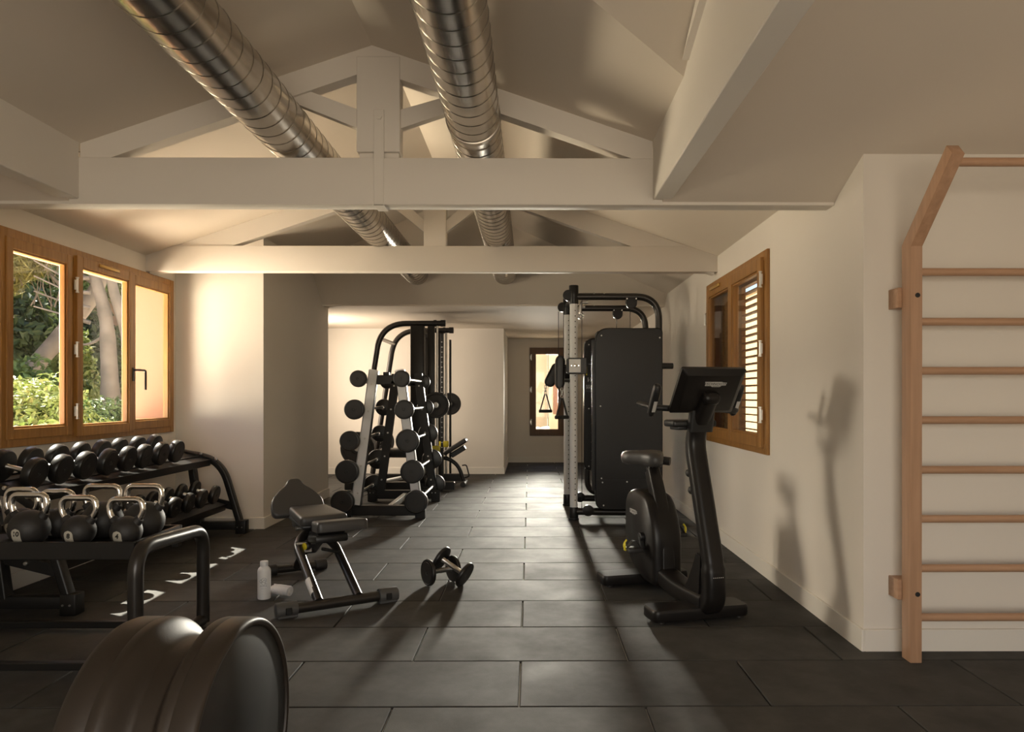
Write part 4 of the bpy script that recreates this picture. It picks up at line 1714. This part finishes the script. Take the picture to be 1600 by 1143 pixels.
bm = B()
bx(bm, 0.372 - CX, 0.560 - CX, 7.155 - CY, 7.19 - CY, 1.445, 1.605, 0.006, 1)
bx(bm, 0.50 - CX, 0.56 - CX, 7.16 - CY, 7.27 - CY, 1.455, 1.595, 0.006, 1)
bx(bm, 0.36 - CX, 0.385 - CX, 7.16 - CY, 7.27 - CY, 1.455, 1.595, 0.006, 1)
car = obj('carriage', bm, M['plast2'], t)
bm = B()
bx(bm, 0.385 - CX, 0.498 - CX, 7.146 - CY, 7.156 - CY, 1.46, 1.59, 0.003, 1)
o = obj('carriage_plate', bm, M['silver'], car)
o['label'] = 'silver square plate'
bm = B()
cyl(bm, CP(0.442, 7.136, 1.527), CP(0.442, 7.147, 1.527), 0.018, 20, 0.002)
for dx in (-0.035, 0.035):
    cyl(bm, CP(0.442 + dx, 7.140, 1.527), CP(0.442 + dx, 7.147, 1.527), 0.005, 8)
obj('carriage_knob', bm, M['chrome'], car)
bm = B()
rsweep(bm, CP(0.30, 7.24, 1.63), CP(0.295, 7.24, 1.30), 0.10)
cyl(bm, CP(0.30, 7.24, 1.38), CP(0.45, 7.24, 1.38), 0.014, 12)
cyl(bm, CP(0.30, 7.24, 1.52), CP(0.40, 7.24, 1.52), 0.02, 12)
obj('swivel_arm', bm, M['plast'], car, 50)
bm = B()
bx(bm, 0.38 - CX, 0.47 - CX, 8.13 - CY, 8.16 - CY, 1.42, 1.56, 0.005, 1)
rsweep(bm, CP(0.325, 8.2, 1.59), CP(0.20, 8.2, 1.34), 0.125)
cyl(bm, CP(0.32, 8.2, 1.53), CP(0.42, 8.2, 1.50), 0.02, 12)
obj('swivel_arm', bm, M['plast'], t, 50)

for (x, y, zt, rz, lab) in ((0.175, 8.20, 1.35, 12, 'black triangular cable handle hanging in front of the end window'), (0.315, 7.19, 1.31, 28, 'black triangular cable handle hanging beside the near silver column')):
    h = thing('cable_attachment', lab, 'handle', (x, y, zt), R(rz), 'handles hanging on the cable machine')
    bm = B()
    for k, zz in enumerate((-0.02, -0.05, -0.08)):
        q = Matrix.Rotation(R(90 * (k % 2)), 4, 'Z')
        pts = [q @ V((0.013 * math.cos(a), 0, 0.022 * math.sin(a))) + V((0, 0, zz)) for a in [2 * PI * i / 16 for i in range(17)]]
        tube(bm, pts, 0.0045, 8)
    obj('carabiner', bm, M['steel'], h, 60)
    bm = B()
    sc_ = 1.0 if x < 0.25 else 1.0
    for s in (-1, 1):
        sweep(bm, [V((s * 0.008, 0, -0.10)), V((s * 0.062, 0, -0.285))], rrect(0.012, 0.026, 0.004, 2), up=(0, 1, 0))
    obj('strap', bm, M['rubber'], h, 50)
    bm = B()
    cyl(bm, (-0.075, 0, -0.29), (0.075, 0, -0.29), 0.018, 18, 0.004)
    obj('grip', bm, M['rubber'], h)


# ================================================================== EXERCISE BIKE
BK = thing('exercise_bike', 'black upright exercise bike with a big console standing by the right wall', 'exercise bike', (0.94, 4.05, 0), 0)
th_b = math.atan2(-0.25, -0.968)
BK.rotation_euler = (0, 0, th_b)
t = BK


def footslab(yc, hw, d, xoff, label=None):
    bm = B()
    ol = rpoly2([(-hw + xoff, yc - d / 2), (hw + xoff, yc - d / 2), (hw + xoff, yc + d / 2), (-hw + xoff, yc + d / 2)], [0.035] * 4, 5)
    cxx = xoff
    rings = []
    for k, z in ((0.97, 0.012), (1.0, 0.020), (1.0, 0.055), (0.985, 0.068), (0.95, 0.074)):
        rings.append([V((cxx + (x - cxx) * (1 - (1 - k) * 0.5), yc + (y - yc) * k, z)) for x, y in ol])
    loft(bm, rings, True)
    f_ = obj('base_foot', bm, M['plast'], t, 40)
    bm = B()
    for s in (-1, 1):
        for e in (-1, 1):
            cyl(bm, (xoff + s * (hw - 0.05), yc + e * (d / 2 - 0.03), 0.0), (xoff + s * (hw - 0.05), yc + e * (d / 2 - 0.03), 0.016), 0.02, 12)
    obj('levelling_pad', bm, M['rubber'], f_)


footslab(0.0, 0.285, 0.17, 0.02)
footslab(-0.79, 0.30, 0.16, 0.0)
XO = -0.03
# low U-shaped beam between housing and stem
bm = B()
path = fillet([(XO, -0.60, 0.13), (XO, -0.30, 0.085), (XO, -0.12, 0.085), (XO, 0.07, 0.09)], [0, 0.1, 0.06, 0], 6)
sweep(bm, path, rrect(0.135, 0.11, 0.03, 4), up=(0, 0, 1))
obj('base_beam', bm, M['plast'], t, 50)
# fillet web behind the stem
bm = B()
prism3(bm, [(XO - 0.055, 0.04, 0.05), (XO - 0.055, -0.17, 0.12), (XO - 0.055, -0.09, 0.17), (XO - 0.055, -0.035, 0.27), (XO - 0.055, 0.0, 0.36), (XO - 0.055, 0.07, 0.36)], (0.11, 0, 0))
bmesh.ops.bevel(bm, geom=list(bm.edges), offset=0.008, segments=2, affect='EDGES')
obj('stem_web', bm, M['plast'], t, 40)
# stem
bm = B()
path = fillet([(XO, -0.02, 0.055), (XO, 0.105, 0.10), (XO, 0.115, 0.28), (XO, -0.125, 1.00), (XO, 0.075, 1.235)], [0, 0.05, 0.1, 0.12, 0], 9)
nP = len(path)
scl = []
for i, p_ in enumerate(path):
    z = p_.z
    k = 1.08 if z < 0.3 else (1.0 if z < 0.85 else 1.0 - 0.15 * (z - 0.85) / 0.4)
    k2 = 1.15 if z < 0.3 else (1.0 if z < 0.9 else 1.0 - 0.2 * (z - 0.9) / 0.35)
    scl.append((k2, k))
sweep(bm, path, rrect(0.092, 0.115, 0.036, 6), up=(1, 0, 0), scales=scl)
st = obj('stem', bm, M['plast'], t, 60)
bm = B()
for k in range(6):
    bx(bm, XO - 0.03 + 0.011 * k, XO - 0.024 + 0.011 * k, 0.158, 0.164, 0.252, 0.256)
obj('stem_print', bm, M['badge'], st, 0)
# stem head that carries the console
bm = B()
lathe(bm, [(0, -0.048), (0.022, -0.047), (0.034, -0.038), (0.0365, -0.02), (0.0365, 0.02), (0.034, 0.038), (0.022, 0.047), (0, 0.048)], Matrix.Translation(V((XO, 0.075, 1.215))) @ Matrix.Rotation(R(90), 4, 'Y'), 24)
obj('stem_head', bm, M['plast'], st, 60)
# knobs on the rider's side of the stem
for (z, y) in ((0.79, -0.125), (0.695, -0.095)):
    bm = B()
    lathe(bm, [(0, 0), (0.02, 0), (0.022, 0.004), (0.024, 0.03), (0.020, 0.036), (0, 0.036)], axis_m((XO + 0.012, y, z), (0, -1, -0.25)), 20)
    obj('adjuster_knob', bm, M['rubber'], t)
# holder tray
bm = B()
bx(bm, XO - 0.115, XO + 0.155, -0.20, -0.06, 1.052, 1.092, 0.014, 3)
bx(bm, XO - 0.0, XO + 0.12, -0.19, -0.08, 1.035, 1.06, 0.008, 2)
obj('holder_tray', bm, M['plast2'], t)
bm = B()
sweep(bm, [V((XO, -0.05, 1.03)), V((XO, -0.02, 1.16))], rrect(0.15, 0.05, 0.02, 3), up=(0, 1, 0))
obj('console_neck', bm, M['plast2'], t)
# console: chamfered tilted slab
bm = B()
cz = V((XO + 0.005, 0.055, 1.252))
tl = V((0, 0.17, 0.245)).normalized()
xx_ = V((1, 0, 0))
nb = xx_.cross(tl)
nb = -nb if nb.y < 0 else nb      # towards the camera (back of the screen)
CW, CH = 0.385, 0.292
rings = []
for k, off, e in ((0, -0.030, 0.006), (1, -0.022, 0.0), (2, -0.004, 0.0), (3, 0.018, 0.030), (4, 0.020, 0.034)):
    w_, h_ = CW / 2 - e, CH / 2 - e
    ol = rpoly2([(-w_, -h_), (w_, -h_), (w_, h_), (-w_, h_)], [0.014] * 4, 4)
    rings.append([cz + xx_ * x + tl * y + nb * off for x, y in ol])
loft(bm, rings, True)
cons = obj('console', bm, M['plast'], t, 25)
bm = B()
rings = []
for off, e in ((-0.031, 0.016), (-0.033, 0.018)):
    w_, h_ = CW / 2 - e, CH / 2 - e
    rings.append([cz + xx_ * x + tl * y + nb * off for x, y in rpoly2([(-w_, -h_), (w_, -h_), (w_, h_), (-w_, h_)], [0.01] * 4, 3)])
loft(bm, rings, True)
obj('screen', bm, M['ink'], cons, 30)


def badge(parent, origin, ux, uy, un, w_, name='badge'):
    """stepped silver badge with dark lettering; ux = reading direction"""
    s = w_ / 1.0
    ol = [(-0.5, 0.115), (0.28, 0.115), (0.30, 0.085), (0.5, 0.075), (0.475, -0.055), (0.29, -0.06), (0.22, -0.13), (-0.13, -0.13), (-0.20, -0.085), (-0.46, -0.085), (-0.47, -0.02)]
    m4 = Matrix(((ux.x, uy.x, un.x, origin.x), (ux.y, uy.y, un.y, origin.y), (ux.z, uy.z, un.z, origin.z), (0, 0, 0, 1)))
    bm = B()
    prism(bm, [(x * s, y * s) for x, y in ol], m4, 0.0015)
    bd = obj(name, bm, M['badge'], parent, 0)
    bd['label'] = 'silver stepped maker badge'
    text_obj('lettering', 'TECHNOGYM', 0.165 * s, M['ink'], bd, m4 @ Matrix.Translation(V((0.0, 0.01 * s, 0.0016))), extr=0.0003, shear=0.12, bold=0.0)
    bm = B()
    prism(bm, [(-0.1 * s, -0.10 * s), (0.2 * s, -0.10 * s), (0.21 * s, -0.085 * s), (-0.1 * s, -0.085 * s)], m4 @ Matrix.Translation(V((0, 0, 0.0016))), 0.0004)
    obj('underline', bm, M['ink'], bd, 0)


badge(cons, cz + xx_ * (-0.018) + tl * 0.062 + nb * 0.0201, V((-1, 0, 0)), tl, nb, 0.132)
# handlebar
bm = B()
path = fillet([(XO + 0.275, -0.27, 1.185), (XO + 0.275, -0.09, 1.165), (XO + 0.12, -0.07, 1.155), (XO - 0.12, -0.07, 1.155), (XO - 0.225, -0.05, 1.14), (XO - 0.26, -0.10, 1.16), (XO - 0.26, -0.22, 1.175)], [0, 0.03, 0.04, 0.04, 0.03, 0.03, 0], 6)
tube(bm, path, 0.0175, 14)
hb_ = obj('handlebar', bm, M['plast2'], t, 60)
for x in (XO + 0.275, XO - 0.235):
    bm = B()
    a = V((x, -0.105, 1.12))
    b_ = V((x, -0.005, 1.29))
    sweep(bm, [a, a.lerp(b_, 0.06), a.lerp(b_, 0.3), a.lerp(b_, 0.75), a.lerp(b_, 0.95), b_], rrect(0.044, 0.05, 0.02, 5), up=(0, 1, 0), scales=[0.6, 0.9, 1, 1, 0.9, 0.6])
    g_ = obj('grip', bm, M['plast2'], t, 60)
    dr = (b_ - a).normalized()
    nrm = V((0, dr.z, -dr.y))
    bm = B()
    p0, p1 = a.lerp(b_, 0.18) + nrm * 0.0255, a.lerp(b_, 0.52) + nrm * 0.0255
    sweep(bm, [p0, p1], rrect(0.020, 0.003, 0.001, 2), up=nrm)
    o = obj('pulse_sensor', bm, M['badge'], g_)
    o['label'] = 'pale metal pulse plate'

# drive housing
bm = B()
side = rpoly2([(-0.94, 0.27), (-0.84, 0.12), (-0.62, 0.045), (-0.46, 0.05), (-0.455, 0.40), (-0.58, 0.60), (-0.80, 0.625), (-0.93, 0.58)], [0.08, 0.10, 0.08, 0.04, 0.14, 0.07, 0.10, 0.09], 7)
scy = sum(p[0] for p in side) / len(side)
scz = sum(p[1] for p in side) / len(side)
rings = []
HX = 0.098
for x, k in ((-HX, 0.90), (-HX + 0.010, 0.955), (-HX + 0.028, 0.99), (-0.045, 1.0), (0.0, 1.0), (0.045, 1.0), (HX - 0.028, 0.99), (HX - 0.010, 0.955), (HX, 0.90)):
    rings.append([V((XO + x, scy + (y - scy) * k, scz + (z - scz) * k)) for y, z in side])
loft(bm, rings, True)
hs = obj('drive_housing', bm, M['plast'], t, 50)
# spine that rises along the front of the housing into the seat post sleeve
bm = B()
path = fillet([(XO, -0.485, 0.08), (XO, -0.50, 0.36), (XO, -0.61, 0.60), (XO, -0.70, 0.745)], [0, 0.15, 0.1, 0], 7)
sweep(bm, path, rrect(0.085, 0.085, 0.014, 4), up=(1, 0, 0), scales=[(1, 1.1), ] + [(1, 1)] * (len(path) - 2) + [(0.95, 0.9)])
obj('seat_sleeve', bm, M['plast'], t, 40)
bm = B()
sweep(bm, [V((XO, -0.66, 0.66)), V((XO, -0.73, 0.79))], rrect(0.055, 0.05, 0.01, 3), up=(1, 0, 0))
sp = obj('seat_post', bm, M['tube'], t, 50)
bm = B()
for k in range(5):
    p_ = V((XO + 0.01, -0.632, 0.70)).lerp(V((XO + 0.01, -0.69, 0.785)), k / 4)
    cyl(bm, p_, p_ + V((0, 0.004, 0.002)), 0.004, 8)
obj('post_hole', bm, M['steel'], sp)
# saddle
bm = B()
sad = [(0.0, 0.17), (0.035, 0.155), (0.045, 0.10), (0.065, 0.03), (0.115, -0.03), (0.135, -0.08), (0.125, -0.125), (0.08, -0.15), (0.03, -0.14), (0.0, -0.135)]
ol = sad + [(-x, y) for x, y in reversed(sad[1:-1])]
rings = []
for k, z in ((0.80, -0.046), (0.95, -0.040), (1.0, -0.016), (1.0, 0.010), (0.95, 0.028), (0.82, 0.039), (0.5, 0.044), (0.2, 0.045)):
    rings.append([V((XO + 0.005 + x * 1.1 * k, -0.76 + (y + 0.0) * k, 0.822 + z + 0.12 * (-y) * 0.15)) for x, y in ol])
loft(bm, rings, True)
obj('saddle', bm, M['vinyl'], t, 60)
bm = B()
bx(bm, XO - 0.035, XO + 0.045, -0.80, -0.69, 0.772, 0.795, 0.006, 2)
obj('saddle_clamp', bm, M['plast2'], t)
bm = B()
tube(bm, fillet([(XO - 0.02, -0.84, 0.785), (XO - 0.10, -0.86, 0.80), (XO - 0.175, -0.80, 0.79)], 0.05), 0.028, 14, None, None)
obj('rear_handle', bm, M['rubber'], t, 60)
# pedals
for s, yy, zz in ((1, -0.60, 0.265), (-1, -0.60, 0.325)):
    bm = B()
    sweep(bm, [V((XO + s * 0.115, -0.62, 0.335)), V((XO + s * 0.115, yy + (0.01 if s > 0 else -0.10), zz))], rrect(0.014, 0.032, 0.005, 2), up=(1, 0, 0))
    cyl(bm, (XO + s * 0.095, -0.62, 0.335), (XO + s * 0.125, -0.62, 0.335), 0.028, 18, 0.004)
    obj('crank', bm, M['plast2'], t)
    yc_ = yy + (0.01 if s > 0 else -0.10)
    bm = B()
    bx(bm, XO + s * 0.125, XO + s * 0.225, yc_ - 0.05, yc_ + 0.05, zz - 0.016, zz + 0.012, 0.008, 2)
    pd = obj('pedal', bm, M['rubber'], t)
    bm = B()
    pth = [V((XO + s * (0.135 + 0.085 * k / 10), yc_ + 0.01, zz + 0.012 + 0.045 * math.sin(PI * k / 10))) for k in range(11)]
    sweep(bm, pth, [(-0.018, -0.0015), (0.018, -0.0015), (0.018, 0.0015), (-0.018, 0.0015)], up=(0, 0, 1))
    obj('strap', bm, M['rubber'], pd, 50)
    bm = B()
    tube(bm, fillet([(XO + s * 0.228, yc_ + 0.0, zz - 0.005), (XO + s * 0.245, yc_ + 0.0, zz + 0.03), (XO + s * 0.222, yc_ + 0.0, zz + 0.062)], 0.02), 0.006, 8)
    box(bm, (XO + s * 0.235, yc_, zz + 0.02), (0.008, 0.022, 0.05), None, 0.003, 1)
    o = obj('strap_buckle', bm, M['yellow'], pd, 50)
    o['label'] = 'yellow strap buckle'
badge(hs, V((XO + HX + 0.0005, -0.775, 0.47)), V((0, 1, 0)), V((0, 0, 1)), V((1, 0, 0)), 0.125)

# ================================================================== OUTSIDE
bm = B()
bx(bm, -40, -3.68, -6, 45, -0.6, -0.15)
bx(bm, -3.68, 40, 13.86, 45, -0.6, -0.15)
bx(bm, 2.2, 40, -6, 13.86, -0.6, -0.15)
struct(obj('floor_outside_ground', bm, M['terrace'], None, 0))
bpy.data.objects['floor_outside_ground'].name = 'ground'

import numpy as np


def leaves(name, blobs, count, size, m, parent, seed, asp=2.2, shell=0.55, up=0.2):
    g = np.random.default_rng(seed)
    vol = np.array([b[3] * b[4] * b[5] for b in blobs]) ** 0.67
    idx = g.choice(len(blobs), count, p=vol / vol.sum())
    bb = np.array(blobs)[idx]
    d = g.normal(size=(count, 3))
    d /= np.linalg.norm(d, axis=1)[:, None]
    rad = shell + (1 - shell) * g.random(count) ** 0.5
    # lumpy outline
    lump = 1 + 0.18 * np.sin(d[:, 0] * 5 + idx) * np.cos(d[:, 1] * 6 + idx * 2) + 0.12 * np.sin(d[:, 2] * 9)
    c = bb[:, :3] + d * bb[:, 3:6] * (rad * lump)[:, None]
    nn = g.normal(size=(count, 3)) * 0.6 + d
    nn[:, 2] += up
    nn /= np.linalg.norm(nn, axis=1)[:, None]
    tt = np.cross(nn, g.normal(size=(count, 3)))
    tt /= np.linalg.norm(tt, axis=1)[:, None]
    ss = np.cross(nn, tt)
    s = size * (0.6 + 0.8 * g.random(count))[:, None]
    v = np.empty((count, 4, 3))
    v[:, 0] = c - tt * s * asp / 2
    v[:, 1] = c + ss * s * 0.5 + nn * s * 0.15
    v[:, 2] = c + tt * s * asp / 2
    v[:, 3] = c - ss * s * 0.5 + nn * s * 0.15
    me = bpy.data.meshes.new(name)
    me.from_pydata(v.reshape(-1, 3).tolist(), [], np.arange(count * 4).reshape(-1, 4).tolist())
    me.materials.append(m)
    o = bpy.data.objects.new(name, me)
    COL.objects.link(o)
    o.parent = parent
    o['kind'] = 'stuff'
    return o


def limb(bm, pts, r0, r1, n=10, seed=0):
    g = random.Random(seed)
    path = fillet(pts, 0.35, 5)
    k = len(path)
    scl = [(r0 + (r1 - r0) * i / (k - 1)) * (1 + g.uniform(-.06, .06)) for i in range(k)]
    tube(bm, path, 1.0, n, None, scl)


def shrub(label, loc, blobs, count, size, m, seed, stems=5, group=None):
    t = thing('garden_shrub', label, 'shrub', loc, 0, group)
    leaves('foliage', blobs, count, size, M[m], t, seed)
    bm = B()
    g = random.Random(seed)
    for k in range(stems):
        bl = g.choice(blobs)
        limb(bm, [(g.uniform(-.15, .15), g.uniform(-.15, .15), 0), (bl[0] * .5, bl[1] * .5, bl[2] * .5), (bl[0], bl[1], bl[2])], 0.035, 0.012, 6, k)
    obj('stem', bm, M['bark2'], t, 60)
    return t


# sun-lit shrubs under the first pane (seen along x/y = -0.71 .. -0.64)
shrub('sunlit yellow-green bush filling the foot of the first window pane', (-5.9, 8.6, -0.15), [(0, 0, 0.75, 0.95, 0.9, 0.75), (-0.7, 0.5, 0.85, 0.8, 0.8, 0.75), (0.5, -0.7, 0.5, 0.7, 0.7, 0.55)], 22000, 0.045, 'leaf_bush', 1)
shrub('taller deep green bush behind the yellow-green one in the first pane', (-8.0, 11.3, -0.15), [(0, 0, 0.9, 0.9, 0.8, 0.95), (-0.5, 0.3, 1.1, 0.6, 0.8, 0.8)], 13000, 0.06, 'leaf_mid', 2)
shrub('low mid-green bush at the foot of the middle window pane', (-6.0, 9.9, -0.15), [(0, 0, 0.6, 0.7, 0.7, 0.65), (0.45, 0.5, 0.65, 0.7, 0.7, 0.65), (-0.4, 0.1, 0.9, 0.5, 0.5, 0.5)], 16000, 0.045, 'leaf_mid', 3)
shrub('thin upright bush left of the pale trunks in the middle pane', (-8.4, 13.4, -0.15), [(0, 0, 1.2, 0.55, 0.55, 1.2)], 6000, 0.06, 'leaf_bush', 4)

# leaning pale trunk and pine crown
t = thing('pine_tree', 'leaning grey pine with olive needles, seen through the first pane', 'tree', (-8.75, 12.55, -0.15))
bm = B()
limb(bm, [(0, 0, 0), (0.10, 0.05, 1.75), (0.75, 0.2, 2.6), (1.15, 0.4, 3.3), (1.2, 0.6, 4.4)], 0.16, 0.11, 14, 5)
limb(bm, [(0.85, 0.3, 2.8), (0.55, 0.3, 3.3), (0.0, 0.2, 3.9)], 0.05, 0.02, 8, 6)
limb(bm, [(1.1, 0.4, 3.3), (0.6, 0.2, 3.8), (-0.1, -0.2, 4.2)], 0.04, 0.015, 8, 7)
obj('trunk', bm, M['bark'], t, 60)
bm = B()
g = random.Random(11)
for k in range(16):
    a = V((g.uniform(-0.3, 1.0), g.uniform(-0.3, 0.8), g.uniform(2.7, 3.5)))
    limb(bm, [a, a + V((g.uniform(-.15, .15), g.uniform(-.15, .15), 0.35)), a + V((g.uniform(-.5, .5), g.uniform(-.5, .5), 0.8))], 0.012, 0.004, 5, k)
obj('branch', bm, M['bark2'], t, 60)
leaves('foliage', [(-0.3, -0.2, 3.75, 0.8, 0.8, 0.45), (0.6, 0.3, 4.3, 1.0, 0.9, 0.6), (-0.9, 0.3, 3.5, 0.7, 0.7, 0.4)], 26000, 0.028, M['needle'], t, 21, asp=7, shell=0.2)

# pale multi-stem tree in the middle pane
t = thing('eucalyptus_tree', 'pale smooth many-stemmed tree in the middle window pane', 'tree', (-6.72, 12.1, -0.15))
bm = B()
limb(bm, [(-0.18, 0, 0), (-0.22, 0.0, 1.7), (-0.30, 0.05, 2.7), (-0.62, 0.1, 3.7), (-0.8, 0.1, 4.8)], 0.15, 0.06, 14, 1)
limb(bm, [(0.10, 0.1, 0), (0.14, 0.1, 1.6), (0.02, 0.1, 2.4), (-0.25, 0.1, 3.2), (-0.35, 0.1, 4.8)], 0.13, 0.06, 14, 2)
limb(bm, [(0.32, 0.3, 0), (0.30, 0.3, 1.8), (0.42, 0.3, 3.0), (0.40, 0.3, 5.0)], 0.12, 0.08, 12, 3)
limb(bm, [(0.12, 0.1, 1.9), (0.35, 0.1, 2.6), (0.38, 0.1, 3.4), (0.1, 0.1, 5.0)], 0.06, 0.04, 10, 4)
for k in range(5):
    limb(bm, [(-0.6, 0.1, 2.6 + k * 0.25), (-0.9, 0.0, 2.7 + k * 0.2), (-1.4, -0.1, 2.85 + k * 0.25)], 0.035, 0.012, 7, 20 + k)
limb(bm, [(-0.3, 0.05, 2.4), (-0.6, 0.0, 2.2), (-0.9, 0.0, 2.3)], 0.03, 0.01, 7, 31)
obj('trunk', bm, M['bark'], t, 60)
leaves('foliage', [(-0.6, 0.2, 4.9, 1.6, 1.4, 0.6)], 5000, 0.06, M['leaf_mid'], t, 33, shell=0.2)

# hillside with dark trees behind
bm = B()
g = random.Random(5)
nx, ny = 26, 30
vv = [[None] * (ny + 1) for _ in range(nx + 1)]
for i in range(nx + 1):
    for j in range(ny + 1):
        x = -9.8 - 14 * i / nx
        y = 6 + 26 * j / ny
        z = -0.2 + 9.0 * (1 - math.exp(-i / nx * 3.2)) + g.uniform(-.18, .18) * min(1, i)
        vv[i][j] = bm.verts.new((x, y, z))
for i in range(nx):
    for j in range(ny):
        bm.faces.new((vv[i][j], vv[i][j + 1], vv[i + 1][j + 1], vv[i + 1][j]))
struct(obj('hillside', bm, M['soil'], None, 60))
for i, (x, y, z, r, h, m, lab) in enumerate((
        (-11.6, 15.4, 1.6, 1.5, 1.7, 'leaf_dark', 'dark evergreen on the slope high in the first pane'),
        (-11.0, 17.6, 1.4, 1.2, 1.3, 'leaf_dark', 'dark evergreen on the red slope between the two panes'),
        (-12.8, 18.2, 3.6, 1.8, 1.9, 'leaf_mid', 'mid-green tree at the top of the slope in the first pane'),
        (-12.4, 22.6, 3.9, 1.7, 1.9, 'leaf_mid', 'mid-green tree at the top of the slope in the middle pane'),
        (-10.4, 13.2, 0.6, 0.9, 1.1, 'leaf_dark', 'dark thicket behind the leaning pine'))):
    t = thing('hillside_tree', lab, 'tree', (x, y, z - 0.4), 0)
    bm = B()
    limb(bm, [(0, 0, -0.8), (0.05, 0, 0.4), (0, 0.05, h)], 0.11, 0.04, 8, i)
    obj('trunk', bm, M['bark2'], t, 60)
    leaves('foliage', [(0, 0, h, r, r, h), (r * 0.5, -0.3, h * 0.7, r * .7, r * .7, h * .6)], 9000, 0.09, M[m], t, 50 + i, shell=0.35)

# seen through the end window: pale house and rocks
t = thing('neighbour_house', 'pale yellow house wall with a recessed bay outside the end window', 'building', (0.5, 19.5, -0.15))
bm = B()
bx(bm, -4, -0.02, 0.6, 1.2, 0, 5.2)
bx(bm, 0.0, 4, 0.0, 1.2, 0, 4.0)
bx(bm, 0.0, 4, -0.06, 0.02, 1.75, 1.85)
obj('house_wall', bm, M['house'], t, 0)
bm = B()
bx(bm, 0.12, 0.75, -0.03, 0.02, 0.9, 2.1, 0.01, 1)
obj('shutter', bm, M['orange'], t, 0)
for k, (x, y, z, r_, lab) in enumerate(((-0.15, 16.2, 0.05, 0.42, 'pale rock low on the left of the end window view'), (0.75, 16.4, 0.0, 0.44, 'pale rock low on the right of the end window view'), (0.20, 17.2, 0.25, 0.42, 'pale rock in the middle of the bank outside the end window'), (1.1, 17.3, 0.3, 0.40, 'pale rock up on the right of the bank outside the end window'), (-0.75, 17.2, 0.25, 0.38, 'pale rock up on the left of the bank outside the end window'))):
    bm = B()
    ico(bm, (0, 0, 0), r_, 4, (1.05, 0.8, 0.6))
    for v in bm.verts:
        q = v.co.normalized()
        v.co *= 1 + 0.16 * math.sin(q.x * 5 + k) * math.cos(q.y * 4 + k) + 0.07 * math.sin(q.z * 11 + k * 3) + 0.05 * math.sin(q.x * 17 + q.z * 9 + k)
    tag(obj('rock', bm, M['stone'], None, 60, (x, y, z)), lab, 'rock', 'pale rocks outside the end window')

# beyond the louvred shutter on the right: pale boundary wall and hedge
t = thing('garden_wall', 'pale yellow garden wall seen between the open shutter slats', 'wall', (6.5, 12, -0.15))
bm = B()
bx(bm, 0, 0.3, -9, 22, 0, 4.4)
bx(bm, -0.04, 0.34, -9, 22, 4.4, 4.48)
obj('wall_face', bm, M['gwall'], t, 0)

for o in bpy.data.objects:
    if o.type == 'MESH' and o.parent and o.name.split('.')[0] in ('bolt', 'column_hole', 'peg', 'screw', 'levelling_pad', 'post_hole', 'cradle', 'placard_figures', 'stem_print', 'branch'):
        o['kind'] = 'stuff'
